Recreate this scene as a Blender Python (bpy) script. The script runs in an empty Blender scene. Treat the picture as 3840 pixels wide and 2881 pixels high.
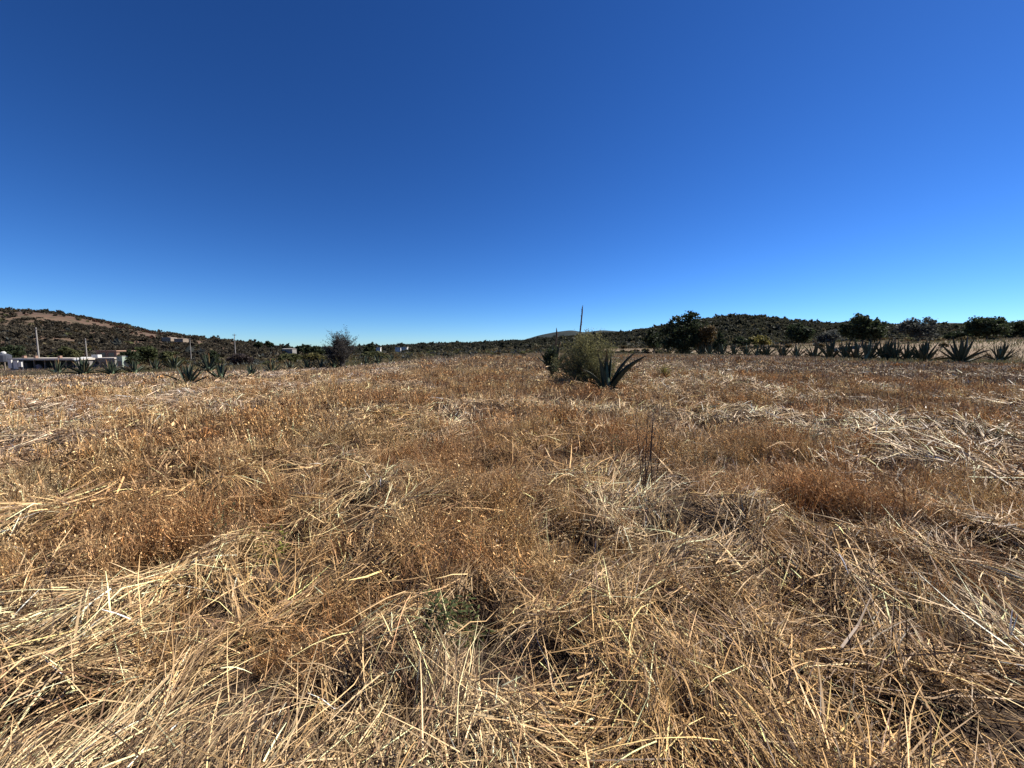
import bpy, math, random
import numpy as np
from mathutils import Vector, Matrix

random.seed(7)
rng = np.random.default_rng(7)
SC = bpy.context.scene
COL = SC.collection
R = math.radians
PI = math.pi

# ------------------------------------------------------------------ camera
EYE = 1.6
PITCH = math.atan(35 / 400)
cd = bpy.data.cameras.new('camera')
cd.sensor_width = 36
cd.lens = 400 / 1024 * 36
cd.clip_start = 0.05
cd.clip_end = 20000
cam = bpy.data.objects.new('camera', cd)
COL.objects.link(cam)
cam.location = (0, 0, EYE)
cam.rotation_euler = (PI / 2 - PITCH, 0, 0)
SC.camera = cam

# ------------------------------------------------------------------ sky, sun, exposure
SUN_EL, SUN_AZ = R(45), R(66)          # azimuth measured from +Y towards +X
w = bpy.data.worlds.new('World')
SC.world = w
w.use_nodes = True
nt = w.node_tree
nt.nodes.clear()
sky = nt.nodes.new('ShaderNodeTexSky')
sky.sky_type = 'NISHITA'
sky.sun_disc = False
sky.sun_elevation = SUN_EL
sky.sun_rotation = SUN_AZ
sky.altitude = 2500
sky.air_density = 1.0
sky.dust_density = 0.3
sky.ozone_density = 4.0
hs = nt.nodes.new('ShaderNodeHueSaturation')
hs.inputs['Saturation'].default_value = 1.15
gm = nt.nodes.new('ShaderNodeGamma')
gm.inputs['Gamma'].default_value = 1.25
tn = nt.nodes.new('ShaderNodeVectorMath')
tn.operation = 'MULTIPLY'
tn.inputs[1].default_value = (0.530, 0.690, 0.860)
bg = nt.nodes.new('ShaderNodeBackground')
bg.inputs['Strength'].default_value = 0.05
wo = nt.nodes.new('ShaderNodeOutputWorld')
nt.links.new(sky.outputs[0], hs.inputs['Color'])
nt.links.new(hs.outputs[0], gm.inputs[0])
nt.links.new(gm.outputs[0], tn.inputs[0])
nt.links.new(tn.outputs[0], bg.inputs['Color'])
nt.links.new(bg.outputs[0], wo.inputs[0])

sd = bpy.data.lights.new('sun', 'SUN')
sd.energy = 5.0
sd.angle = R(0.5)
sd.color = (1.0, 0.94, 0.84)
sun = bpy.data.objects.new('sun', sd)
COL.objects.link(sun)
sun_dir = Vector((math.sin(SUN_AZ) * math.cos(SUN_EL), math.cos(SUN_AZ) * math.cos(SUN_EL), math.sin(SUN_EL)))
sun.rotation_euler = (-sun_dir).to_track_quat('-Z', 'Y').to_euler()
sun.location = (30, 30, 60)
SC.view_settings.view_transform = 'Standard'
SC.view_settings.look = 'None'
SC.view_settings.exposure = 0.95
SC.view_settings.gamma = 1.0
SC.view_settings.use_curve_mapping = False
SC.cycles.max_bounces = 5
SC.cycles.diffuse_bounces = 1
SC.cycles.transmission_bounces = 3
SC.cycles.transparent_max_bounces = 4

# ------------------------------------------------------------------ pixel and terrain helpers
def pxdir(px, py):
    """x and z per metre of depth for a point of the 1024x768 picture"""
    a = 384 - py
    den = 400 * math.cos(PITCH) + a * math.sin(PITCH)
    return (px - 512) / den, (a * math.cos(PITCH) - 400 * math.sin(PITCH)) / den

def hashn(ix, iy, seed):
    h = (ix.astype(np.int64) * 374761393 + iy.astype(np.int64) * 668265263 + seed * 1274126177) & 0xffffffff
    h = ((h ^ (h >> 13)) * 1274126177) & 0xffffffff
    h = h ^ (h >> 16)
    return (h & 0xffff) / 65535.0

def vn(x, y, scale, seed=0):
    x = np.asarray(x, float) / scale + 1000.3
    y = np.asarray(y, float) / scale + 1000.7
    ix, iy = np.floor(x), np.floor(y)
    fx, fy = x - ix, y - iy
    fx = fx * fx * (3 - 2 * fx)
    fy = fy * fy * (3 - 2 * fy)
    a, b = hashn(ix, iy, seed), hashn(ix + 1, iy, seed)
    c, d = hashn(ix, iy + 1, seed), hashn(ix + 1, iy + 1, seed)
    return (a * (1 - fx) + b * fx) * (1 - fy) + (c * (1 - fx) + d * fx) * fy

def fbm(x, y, scale, seed=0, oct=3):
    s, a, t = 0, 1, 0
    for k in range(oct):
        s = s + a * vn(x, y, scale / 2 ** k, seed + 17 * k)
        t += a
        a *= 0.5
    return s / t

def softp(v, k):
    return np.logaddexp(0, v / k) * k

def sstep(a, b, v):
    t = np.clip((v - a) / (b - a), 0, 1)
    return t * t * (3 - 2 * t)

def hbase(x, y):
    x = np.asarray(x, float)
    y = np.asarray(y, float)
    left = 0.036 * softp(-x - 5, 1.5)
    left = 4.2 * np.tanh(left / 4.2)
    left = left * (1 - 0.7 * sstep(250, 900, np.hypot(x, y)))
    bump = 0.5 * np.exp(-((x - 8) ** 2 + (y - 62) ** 2) / (2 * 27.0 ** 2))
    right = 0.05 * softp(x - 62, 3)
    right = 4.0 * np.tanh(right / 4.0)
    sd_ = ((x - 64) * 45 + (y - 50) * 19) / 48.8
    bank = 1.7 * sstep(2, 22, sd_) * sstep(20, 40, x)
    return -left + bump + right + bank

def hmicro(x, y):
    r = np.hypot(x, y)
    m = 0.32 * (fbm(x, y, 1.3, 5, 3) - 0.5) + 0.16 * (vn(x, y, 0.45, 9) - 0.5)
    big = 0.25 * (fbm(x, y, 7.0, 31, 2) - 0.5)
    return m * (1 - sstep(40, 90, r)) + big * sstep(4, 10, r) * (1 - 0.5 * sstep(80, 200, r))

PITS = []
def pitmask(x, y):
    x = np.asarray(x, float)
    y = np.asarray(y, float)
    rr = np.hypot(x, y)
    m = sstep(0.27, 0.13, fbm(x + 3.7, y, 0.75, 171, 2)) * (1 - 0.35 * sstep(8, 14, rr)) * 0.95
    for cx, cy, w, dd in PITS:
        m = np.maximum(m, np.exp(-(((x - cx) / w) ** 2 + ((y - cy) / dd) ** 2) ** 1.5))
    return m

def hgt(x, y):
    return hbase(x, y) + hmicro(np.asarray(x, float), np.asarray(y, float)) - 0.13 * pitmask(x, y)

def ground_hit(px, py, far=600):
    u, v = pxdir(px, py)
    d = np.geomspace(1.0, far, 4000)
    below = (EYE + v * d) < hbase(u * d, d)
    k = int(np.argmax(below)) if below.any() else len(d) - 1
    return float(u * d[k]), float(d[k]), float(hgt(u * d[k], d[k]))

for _a, _b, _r in [(515, 1345, 42), (770, 1205, 45), (1195, 1300, 62), (1400, 1135, 60), (1790, 1165, 85), (745, 1530, 36), (1035, 1360, 40), (640, 1175, 34),
                   (1020, 955, 26), (290, 1255, 40), (430, 1050, 36), (720, 1010, 34), (1530, 1300, 45), (1745, 1440, 32), (1480, 1610, 36), (1180, 1060, 30),
                   (880, 1560, 30), (1270, 1180, 40), (2050, 1390, 36), (340, 1480, 26), (900, 1090, 26), (1620, 1010, 28), (1960, 915, 36), (560, 980, 28), (100, 1070, 30)]:
    _x, _y, _z = ground_hit(_a * 1024 / 2212, _b * 1024 / 2212)
    _x2, _y2, _z2 = ground_hit((_a + _r) * 1024 / 2212, _b * 1024 / 2212)
    PITS.append((_x, _y, abs(_x2 - _x), abs(_x2 - _x) * 1.1))
BOUND = [(-400, 380), (0, 376), (80, 374.5), (180, 372.5), (300, 370), (360, 365), (420, 360.5), (520, 357),
         (640, 356.5), (700, 357), (800, 360), (900, 362.5), (1024, 364), (1400, 366)]
_bu, _bd = [], []
for _px, _py in BOUND:
    _x, _y, _z = ground_hit(_px, _py)
    _bu.append(_x / _y)
    _bd.append(_y)
def bound_depth(u):
    return np.interp(u, _bu, _bd)

D = 1024 / 2212.0
# ------------------------------------------------------------------ materials
def new_mat(name):
    m = bpy.data.materials.new(name)
    m.use_nodes = True
    m.node_tree.nodes.clear()
    return m, m.node_tree

def plain(name, col, rough=0.8, noise=0.25, scale=8.0, spec=0.3, bump=0.0):
    m, t = new_mat(name)
    N = t.nodes.new
    out = N('ShaderNodeOutputMaterial')
    b = N('ShaderNodeBsdfPrincipled')
    b.inputs['Roughness'].default_value = rough
    b.inputs['Specular IOR Level'].default_value = spec
    tc = N('ShaderNodeTexCoord')
    nz = N('ShaderNodeTexNoise')
    nz.inputs['Scale'].default_value = scale
    nz.inputs['Detail'].default_value = 6
    t.links.new(tc.outputs['Object'], nz.inputs['Vector'])
    mx = N('ShaderNodeMix')
    mx.data_type = 'RGBA'
    mx.inputs['A'].default_value = (*[c * (1 - noise) for c in col], 1)
    mx.inputs['B'].default_value = (*[min(1, c * (1 + noise)) for c in col], 1)
    t.links.new(nz.outputs['Fac'], mx.inputs['Factor'])
    t.links.new(mx.outputs['Result'], b.inputs['Base Color'])
    if bump:
        bp = N('ShaderNodeBump')
        bp.inputs['Strength'].default_value = bump
        t.links.new(nz.outputs['Fac'], bp.inputs['Height'])
        t.links.new(bp.outputs[0], b.inputs['Normal'])
    t.links.new(b.outputs[0], out.inputs[0])
    return m

def blade_mat(name, patch=None, transl=0.3, rough=0.5, spec=0.35, scale=0.35, gain=1.0):
    """colour attribute 'tint', optionally multiplied by a patchy world-space tone"""
    m, t = new_mat(name)
    N = t.nodes.new
    out = N('ShaderNodeOutputMaterial')
    at = N('ShaderNodeAttribute')
    at.attribute_name = 'tint'
    col = at.outputs['Color']
    if patch:
        g = N('ShaderNodeNewGeometry')
        nz = N('ShaderNodeTexNoise')
        nz.inputs['Scale'].default_value = scale
        nz.inputs['Detail'].default_value = 4
        t.links.new(g.outputs['Position'], nz.inputs['Vector'])
        rp = N('ShaderNodeValToRGB')
        els = rp.color_ramp.elements
        while len(els) < len(patch):
            els.new(0.5)
        for e, (p, c) in zip(els, patch):
            e.position = p
            e.color = (*c, 1)
        t.links.new(nz.outputs['Fac'], rp.inputs['Fac'])
        mx = N('ShaderNodeMix')
        mx.data_type = 'RGBA'
        mx.blend_type = 'MULTIPLY'
        mx.inputs['Factor'].default_value = 1
        t.links.new(col, mx.inputs['A'])
        t.links.new(rp.outputs['Color'], mx.inputs['B'])
        oi = N('ShaderNodeObjectInfo')
        r2 = N('ShaderNodeValToRGB')
        e2 = r2.color_ramp.elements
        while len(e2) < 5:
            e2.new(0.5)
        for e, (p, c) in zip(e2, [(0.0, (0.62, 0.5, 0.42)), (0.3, (1.0, 0.86, 0.7)), (0.55, (1.0, 1.0, 1.0)), (0.8, (1.25, 1.3, 1.3)), (1.0, (0.85, 0.9, 1.0))]):
            e.position = p
            e.color = (*c, 1)
        t.links.new(oi.outputs['Random'], r2.inputs['Fac'])
        m2 = N('ShaderNodeMix')
        m2.data_type = 'RGBA'
        m2.blend_type = 'MULTIPLY'
        m2.inputs['Factor'].default_value = 1
        t.links.new(mx.outputs['Result'], m2.inputs['A'])
        t.links.new(r2.outputs['Color'], m2.inputs['B'])
        col = m2.outputs['Result']
    b = N('ShaderNodeBsdfPrincipled')
    b.inputs['Roughness'].default_value = rough
    b.inputs['Specular IOR Level'].default_value = spec
    t.links.new(col, b.inputs['Base Color'])
    tr = N('ShaderNodeBsdfTranslucent')
    t.links.new(col, tr.inputs['Color'])
    ms = N('ShaderNodeMixShader')
    ms.inputs[0].default_value = transl
    t.links.new(b.outputs[0], ms.inputs[1])
    t.links.new(tr.outputs[0], ms.inputs[2])
    t.links.new(ms.outputs[0], out.inputs[0])
    return m

M = {}
M['straw'] = blade_mat('straw', transl=0.07, rough=0.55, spec=0.25)
M['weed'] = blade_mat('dry_weed', patch=[(0.32, (1.0, 0.78, 0.62)), (0.46, (1.25, 1.1, 0.95)), (0.58, (1.35, 1.35, 1.2)), (0.72, (1.35, 1.42, 1.45))],
                      transl=0.12, rough=0.7, spec=0.12, scale=0.45)
M['leaf'] = blade_mat('leaves', transl=0.35, rough=0.65, spec=0.12)
M['twig'] = plain('twig_bark', (0.10, 0.085, 0.075), 0.85, 0.3, 12)
M['bark'] = plain('bark', (0.09, 0.07, 0.055), 0.9, 0.35, 9, bump=0.4)
M['dark_stem'] = plain('dark_dry_stem', (0.09, 0.055, 0.035), 0.8, 0.3, 20)
M['concrete'] = plain('weathered_concrete', (0.26, 0.245, 0.225), 0.9, 0.2, 5, bump=0.2)
M['block'] = plain('grey_block', (0.19, 0.18, 0.168), 0.9, 0.2, 3, bump=0.2)
M['white'] = plain('white_paint', (0.50, 0.49, 0.465), 0.7, 0.08, 3)
M['roofslab'] = plain('pale_slab', (0.46, 0.41, 0.35), 0.85, 0.2, 2)
M['brick'] = plain('brick_red', (0.24, 0.15, 0.11), 0.9, 0.25, 3)
M['glass'] = plain('dark_glass', (0.03, 0.035, 0.04), 0.15, 0.1, 3, spec=0.6)
M['wood'] = plain('grey_wood', (0.17, 0.14, 0.11), 0.85, 0.3, 6)
M['green_paint'] = plain('pale_green_paint', (0.26, 0.31, 0.26), 0.7, 0.15, 3)
M['tank'] = plain('dark_grey_plastic', (0.06, 0.065, 0.08), 0.5, 0.15, 4)
M['pink'] = plain('faded_pink_cloth', (0.5, 0.36, 0.34), 0.8, 0.2, 4)
M['tan'] = plain('tan_plaster', (0.22, 0.175, 0.135), 0.9, 0.2, 3)
M['clay'] = plain('clay_tile', (0.32, 0.20, 0.14), 0.85, 0.2, 3)

def agave_mat():
    m, t = new_mat('agave_skin')
    N = t.nodes.new
    out = N('ShaderNodeOutputMaterial')
    b = N('ShaderNodeBsdfPrincipled')
    b.inputs['Roughness'].default_value = 0.55
    b.inputs['Specular IOR Level'].default_value = 0.25
    at = N('ShaderNodeAttribute')
    at.attribute_name = 'tint'
    oi = N('ShaderNodeObjectInfo')
    rp = N('ShaderNodeValToRGB')
    e = rp.color_ramp.elements
    e[0].position, e[0].color = 0.0, (0.75, 0.8, 0.75, 1)
    e[1].position, e[1].color = 0.86, (1.5, 1.4, 1.35, 1)
    k = e.new(0.95)
    k.color = (4.2, 2.1, 1.5, 1)
    t.links.new(oi.outputs['Random'], rp.inputs['Fac'])
    tc = N('ShaderNodeTexCoord')
    nz = N('ShaderNodeTexNoise')
    nz.inputs['Scale'].default_value = 9
    nz.inputs['Detail'].default_value = 5
    t.links.new(tc.outputs['Object'], nz.inputs['Vector'])
    mp = N('ShaderNodeMapRange')
    mp.inputs['To Min'].default_value = 0.65
    mp.inputs['To Max'].default_value = 1.35
    t.links.new(nz.outputs['Fac'], mp.inputs['Value'])
    mx = N('ShaderNodeMix')
    mx.data_type = 'RGBA'
    mx.blend_type = 'MULTIPLY'
    mx.inputs['Factor'].default_value = 1
    t.links.new(at.outputs['Color'], mx.inputs['A'])
    t.links.new(rp.outputs['Color'], mx.inputs['B'])
    vm = N('ShaderNodeVectorMath')
    vm.operation = 'SCALE'
    t.links.new(mx.outputs['Result'], vm.inputs[0])
    t.links.new(mp.outputs[0], vm.inputs['Scale'])
    t.links.new(vm.outputs[0], b.inputs['Base Color'])
    t.links.new(b.outputs[0], out.inputs[0])
    return m
M['agave'] = agave_mat()

def ground_mat(name, c1, c2, c3, s1, s2, bump=0.5):
    m, t = new_mat(name)
    N = t.nodes.new
    out = N('ShaderNodeOutputMaterial')
    b = N('ShaderNodeBsdfPrincipled')
    b.inputs['Roughness'].default_value = 0.95
    b.inputs['Specular IOR Level'].default_value = 0.1
    g = N('ShaderNodeNewGeometry')
    n1 = N('ShaderNodeTexNoise')
    n1.inputs['Scale'].default_value = s1
    n1.inputs['Detail'].default_value = 8
    n1.inputs['Roughness'].default_value = 0.65
    n2 = N('ShaderNodeTexNoise')
    n2.inputs['Scale'].default_value = s2
    n2.inputs['Detail'].default_value = 8
    n2.inputs['Roughness'].default_value = 0.7
    for n in (n1, n2):
        t.links.new(g.outputs['Position'], n.inputs['Vector'])
    r1 = N('ShaderNodeValToRGB')
    r1.color_ramp.elements[0].position = 0.38
    r1.color_ramp.elements[1].position = 0.62
    r1.color_ramp.elements[0].color = (*c1, 1)
    r1.color_ramp.elements[1].color = (*c2, 1)
    t.links.new(n1.outputs['Fac'], r1.inputs['Fac'])
    r2 = N('ShaderNodeValToRGB')
    r2.color_ramp.elements[0].position = 0.45
    r2.color_ramp.elements[1].position = 0.6
    t.links.new(n2.outputs['Fac'], r2.inputs['Fac'])
    mx = N('ShaderNodeMix')
    mx.data_type = 'RGBA'
    t.links.new(r2.outputs['Color'], mx.inputs['Factor'])
    t.links.new(r1.outputs['Color'], mx.inputs['A'])
    mx.inputs['B'].default_value = (*c3, 1)
    t.links.new(mx.outputs['Result'], b.inputs['Base Color'])
    bp = N('ShaderNodeBump')
    bp.inputs['Strength'].default_value = bump
    bp.inputs['Distance'].default_value = 0.3
    t.links.new(n2.outputs['Fac'], bp.inputs['Height'])
    t.links.new(bp.outputs[0], b.inputs['Normal'])
    t.links.new(b.outputs[0], out.inputs[0])
    return m
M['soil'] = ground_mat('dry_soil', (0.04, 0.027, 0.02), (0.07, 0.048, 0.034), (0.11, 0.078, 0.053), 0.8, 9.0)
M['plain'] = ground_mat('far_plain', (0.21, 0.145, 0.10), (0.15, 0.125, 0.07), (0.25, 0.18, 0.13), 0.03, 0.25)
M['hill_dry'] = ground_mat('dry_hillside', (0.10, 0.062, 0.047), (0.14, 0.096, 0.068), (0.065, 0.055, 0.036), 0.012, 0.09)
M['hill_dark'] = ground_mat('wooded_hillside', (0.040, 0.035, 0.027), (0.062, 0.053, 0.038), (0.024, 0.028, 0.019), 0.015, 0.12)
M['hill_far'] = ground_mat('far_hillside', (0.022, 0.030, 0.030), (0.032, 0.037, 0.036), (0.016, 0.023, 0.024), 0.004, 0.02)  # bluish dark tone, distance haze put into the colour instead of a volume

# ------------------------------------------------------------------ mesh helpers
def mesh_np(name, verts, faces, mat, tint=None, smooth=False):
    """faces: (n,k) array of equal-sized polygons, or list of such arrays"""
    if not isinstance(faces, list):
        faces = [faces]
    faces = [np.asarray(f, np.int32) for f in faces if len(f)]
    me = bpy.data.meshes.new(name)
    V = np.asarray(verts, np.float32)
    me.vertices.add(len(V))
    me.vertices.foreach_set('co', V.ravel())
    nl = sum(f.size for f in faces)
    npoly = sum(len(f) for f in faces)
    me.loops.add(nl)
    me.polygons.add(npoly)
    me.loops.foreach_set('vertex_index', np.concatenate([f.ravel() for f in faces]).astype(np.int32))
    tot = np.concatenate([np.full(len(f), f.shape[1], np.int32) for f in faces])
    start = np.concatenate([[0], np.cumsum(tot)[:-1]]).astype(np.int32)
    me.polygons.foreach_set('loop_start', start)
    me.update(calc_edges=True)
    if tint is not None:
        a = me.color_attributes.new('tint', 'FLOAT_COLOR', 'POINT')
        c = np.ones((len(V), 4), np.float32)
        c[:, :3] = tint
        a.data.foreach_set('color', c.ravel())
    me.polygons.foreach_set('use_smooth', np.full(npoly, smooth))
    if mat is not None:
        me.materials.append(mat)
    return me

def link(name, me, parent=None, loc=(0, 0, 0), rot=(0, 0, 0), scale=(1, 1, 1)):
    o = bpy.data.objects.new(name, me)
    COL.objects.link(o)
    o.location = loc
    o.rotation_euler = rot
    o.scale = scale
    if parent:
        o.parent = parent
    return o

def thing(name, label, cat, loc=(0, 0, 0), rotz=0.0, group=None):
    o = bpy.data.objects.new(name, None)
    COL.objects.link(o)
    o.location = loc
    o.rotation_euler = (0, 0, rotz)
    o.empty_display_size = 0.3
    o['label'] = label
    o['category'] = cat
    if group:
        o['group'] = group
    return o

def kind(o, k, label=None):
    o['kind'] = k
    if label:
        o['label'] = label
    return o

class MB:
    """collects boxes, tubes and prisms into one mesh"""
    def __init__(s):
        s.v, s.f, s.n = [], {}, 0
    def add(s, verts, faces):
        for f in faces:
            s.f.setdefault(len(f), []).append([i + s.n for i in f])
        s.v.extend(verts)
        s.n += len(verts)
    def box(s, x0, x1, y0, y1, z0, z1):
        s.add([(x0, y0, z0), (x1, y0, z0), (x1, y1, z0), (x0, y1, z0), (x0, y0, z1), (x1, y0, z1), (x1, y1, z1), (x0, y1, z1)],
              [(0, 3, 2, 1), (4, 5, 6, 7), (0, 1, 5, 4), (1, 2, 6, 5), (2, 3, 7, 6), (3, 0, 4, 7)])
    def tube(s, pts, rad, sides=5, cap=True):
        pts = [Vector(p) for p in pts]
        vs, fs = [], []
        for i, p in enumerate(pts):
            d = (pts[min(i + 1, len(pts) - 1)] - pts[max(i - 1, 0)]).normalized()
            a = d.cross(Vector((0, 0, 1)) if abs(d.z) < 0.9 else Vector((1, 0, 0))).normalized()
            b = d.cross(a)
            r = rad[i] if hasattr(rad, '__len__') else rad
            for k in range(sides):
                an = 2 * PI * k / sides
                vs.append(tuple(p + a * (r * math.cos(an)) + b * (r * math.sin(an))))
        for i in range(len(pts) - 1):
            for k in range(sides):
                k2 = (k + 1) % sides
                fs.append((i * sides + k, i * sides + k2, (i + 1) * sides + k2, (i + 1) * sides + k))
        s.add(vs, fs)
        if cap:
            s.add([], [])
            base = s.n - len(vs)
            s.f.setdefault(sides, []).append([base + k for k in range(sides)][::-1])
            s.f.setdefault(sides, []).append([base + (len(pts) - 1) * sides + k for k in range(sides)])
    def mesh(s, name, mat, tint=None, smooth=False):
        return mesh_np(name, np.array(s.v), [np.array(f) for f in s.f.values()], mat, tint, smooth)
    def build(s, name, mat, parent=None, **k):
        return link(name, s.mesh(name, mat), parent, **k)

# ------------------------------------------------------------------ the ground sheet
def build_ground():
    nr, na = 250, 420
    rad = np.geomspace(0.35, 9000, nr)
    # finer sectors towards the front
    t = np.linspace(-1, 1, na, endpoint=False)
    ang = PI * (0.45 * t + 0.55 * t ** 3)
    Rr, A = np.meshgrid(rad, ang, indexing='ij')
    X, Y = Rr * np.sin(A), Rr * np.cos(A)
    Z = hgt(X, Y)
    V = np.stack([X, Y, Z], -1).reshape(-1, 3)
    V = np.vstack([V, [[0, 0, float(hgt(0, 0))]]])
    i = np.arange(nr - 1)[:, None]
    j = np.arange(na)[None, :]
    j2 = (j + 1) % na
    q = np.stack([i * na + j, (i + 1) * na + j, (i + 1) * na + j2, i * na + j2], -1).reshape(-1, 4)[:, ::-1]
    jj = np.arange(na)
    tri = np.stack([np.full(na, len(V) - 1), jj, (jj + 1) % na], -1)[:, ::-1]
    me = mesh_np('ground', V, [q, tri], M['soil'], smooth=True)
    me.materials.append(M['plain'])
    c = V[q].mean(1)
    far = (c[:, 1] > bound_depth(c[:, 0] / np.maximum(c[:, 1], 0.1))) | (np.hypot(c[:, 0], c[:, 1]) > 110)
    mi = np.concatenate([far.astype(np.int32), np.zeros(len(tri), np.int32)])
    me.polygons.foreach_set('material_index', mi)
    o = link('ground', me)
    kind(o, 'structure')
build_ground()

# ------------------------------------------------------------------ hills
def hill(name, prof, rc, rb, mat, zb, relief, seed, nu=260, nd=60, back=1.7, power=1.15):
    """prof: skyline points (x, y) in a 2212-px-wide view of the photo; rc / rb: depth of crest and of foot"""
    P = np.array([(x * D, y * D) for x, y in prof])
    px = np.linspace(P[0, 0], P[-1, 0], nu)
    py = np.interp(px, P[:, 0], P[:, 1])
    ker = np.ones(5) / 5
    py = np.convolve(np.pad(py, 2, mode='edge'), ker, mode='valid')
    uv = np.array([pxdir(a, b) for a, b in zip(px, py)])
    rcv = rc(px) if callable(rc) else np.full(nu, rc)
    rbv = rb(px) if callable(rb) else np.full(nu, rb)
    t1 = np.linspace(0, 1, nd)
    t2 = np.linspace(0, 1, 10)[1:]
    dep = np.concatenate([rbv[:, None] + (rcv - rbv)[:, None] * t1[None], rcv[:, None] * (1 + (back - 1) * t2[None])], 1)
    zc = EYE + uv[:, 1] * rcv
    up = t1 ** power
    up = 0.75 * up + 0.25 * (3 * t1 ** 2 - 2 * t1 ** 3)
    prof_t = np.concatenate([up, 1 - (3 * t2 ** 2 - 2 * t2 ** 3)])
    Z = zb + (zc - zb)[:, None] * prof_t[None]
    X = uv[:, 0][:, None] * dep
    env = np.concatenate([np.sin(PI * t1) , np.zeros(len(t2))])
    Z = Z + env[None] * relief * (fbm(X, dep, rc_scale(rcv.mean()), seed, 4) - 0.5)
    V = np.stack([X, dep, Z], -1).reshape(-1, 3)
    n2 = dep.shape[1]
    i = np.arange(nu - 1)[:, None]
    j = np.arange(n2 - 1)[None]
    q = np.stack([i * n2 + j, (i + 1) * n2 + j, (i + 1) * n2 + j + 1, i * n2 + j + 1], -1).reshape(-1, 4)
    o = link(name, mesh_np(name, V, q, mat, smooth=True))
    kind(o, 'structure')
    return dict(X=X, Y=dep, Z=Z, nd=nd, px=px)
def rc_scale(r):
    return r * 0.16

FARP1 = [(1040, 750), (1100, 742), (1135, 733), (1165, 724), (1200, 717), (1235, 713), (1262, 718), (1300, 713), (1340, 716), (1390, 722), (1450, 726), (1500, 740)]
FARP2 = [(1600, 740), (1700, 712), (1760, 702), (1800, 697), (1845, 694), (1900, 699), (1960, 701), (2010, 698), (2060, 697), (2120, 700), (2212, 702), (2400, 690), (2600, 700)]
hill('hill', FARP1, 2600, 2000, M['hill_far'], -5, 30, 3, nu=120, nd=20)
hill('hill', FARP2, 2200, 1500, M['hill_far'], -5, 30, 4, nu=120, nd=20)
LEFTP = [(-900, 760), (-600, 725), (-300, 690), (-100, 674), (0, 671), (60, 672), (130, 678), (200, 690), (260, 702), (330, 716), (420, 729), (500, 738), (560, 744), (600, 749), (640, 757), (700, 766)]
HL = hill('hill', LEFTP, 520, 165, M['hill_dry'], -5.5, 14, 11)
MIDP = [(560, 764), (600, 758), (640, 755), (700, 753), (800, 750), (870, 747), (950, 744), (1040, 741), (1100, 738), (1180, 732), (1260, 725), (1340, 720),
        (1420, 708), (1480, 698), (1520, 691), (1560, 684), (1600, 681), (1650, 685), (1700, 693), (1760, 700), (1850, 703), (2000, 704), (2100, 706), (2212, 700), (2400, 690), (2800, 700), (3100, 740)]
HM = hill('hill', MIDP, lambda p: np.interp(p, [260, 500, 740, 1100], [800, 700, 480, 430]),
          lambda p: np.interp(p, [260, 450, 600, 740, 1100], [300, 230, 160, 150, 140]), M['hill_dark'], -1.5, 9, 21, nu=420)

# ------------------------------------------------------------------ blade / leaf geometry
def ribbons(P, W, tint):
    """P (n,s,3) centre lines, W (n,s,3) half-width vectors, tint (n,3) -> verts, quads, tint"""
    n, s, _ = P.shape
    V = np.stack([P - W, P + W], 2).reshape(-1, 3)
    b = (np.arange(n) * s * 2)[:, None]
    k = (np.arange(s - 1) * 2)[None]
    q = np.stack([b + k, b + k + 1, b + k + 3, b + k + 2], -1).reshape(-1, 4)
    T = np.repeat(tint, s * 2, 0)
    return V, q, T

def cards(C, size, tint, r, aspect=1.0, up=0.0):
    """random leaf quads at centres C"""
    n = len(C)
    a = r.normal(size=(n, 3))
    a[:, 2] += up * np.sign(a[:, 2])
    a /= np.linalg.norm(a, axis=1, keepdims=True) + 1e-9
    b = np.cross(a, r.normal(size=(n, 3)))
    b /= np.linalg.norm(b, axis=1, keepdims=True) + 1e-9
    s = np.broadcast_to(size, (n,))[:, None]
    V = np.stack([C - a * s, C + b * s * 0.5 * aspect, C + a * s, C - b * s * 0.5 * aspect], 1).reshape(-1, 3)
    q = np.arange(n * 4).reshape(-1, 4)
    return V, q, np.repeat(tint, 4, 0)

def merge(parts):
    Vs, Qs, Ts, n = [], [], [], 0
    for V, q, T in parts:
        Vs.append(V)
        Qs.append(q + n)
        Ts.append(T)
        n += len(V)
    return np.vstack(Vs), np.vstack(Qs), np.vstack(Ts)

def mixc(a, b, t):
    return np.asarray(a)[None] * (1 - t[:, None]) + np.asarray(b)[None] * t[:, None]

# ------------------------------------------------------------------ lodged straw, laid blade by blade
def disp_hit(x, y):
    return ground_hit(x * D, y * D, 120)[:2]

# direction in which the straw was laid, read off the photo: place (2212-px view) and slope in degrees
LAID = [(80, 1400, 30), (60, 1600, 28), (150, 980, 42), (420, 1600, 42), (300, 1150, 50), (560, 1400, 40), (640, 1180, 62), (460, 1560, 45),
        (750, 1500, 95), (830, 1450, 80), (700, 950, 52), (1000, 950, 48), (760, 1080, 75), (1000, 1200, 35), (950, 1600, 50), (1150, 1400, 55),
        (1250, 1560, 20), (1300, 1200, 60), (1420, 1090, 25), (1450, 1250, 30), (1540, 1500, -66), (1620, 1620, -60), (1700, 1150, -52),
        (1850, 1300, -38), (2000, 1500, -42), (2150, 1600, -38), (1850, 950, -28), (2050, 940, -18), (2100, 1150, -35), (1950, 1080, -50),
        (1300, 900, 60), (1600, 900, 70), (1100, 1600, -55), (1750, 1600, 40), (1350, 1480, -60)]
_lp, _lv = [], []
for _a, _b, _g in LAID:
    _p = np.array(disp_hit(_a, _b))
    _q = np.array(disp_hit(_a + 6 * math.cos(R(_g)), _b - 6 * math.sin(R(_g))))
    _w = _q - _p
    _th = math.atan2(_w[1], _w[0])
    _lp.append(_p)
    _lv.append((math.cos(2 * _th), math.sin(2 * _th)))
_lp, _lv = np.array(_lp), np.array(_lv)
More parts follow.
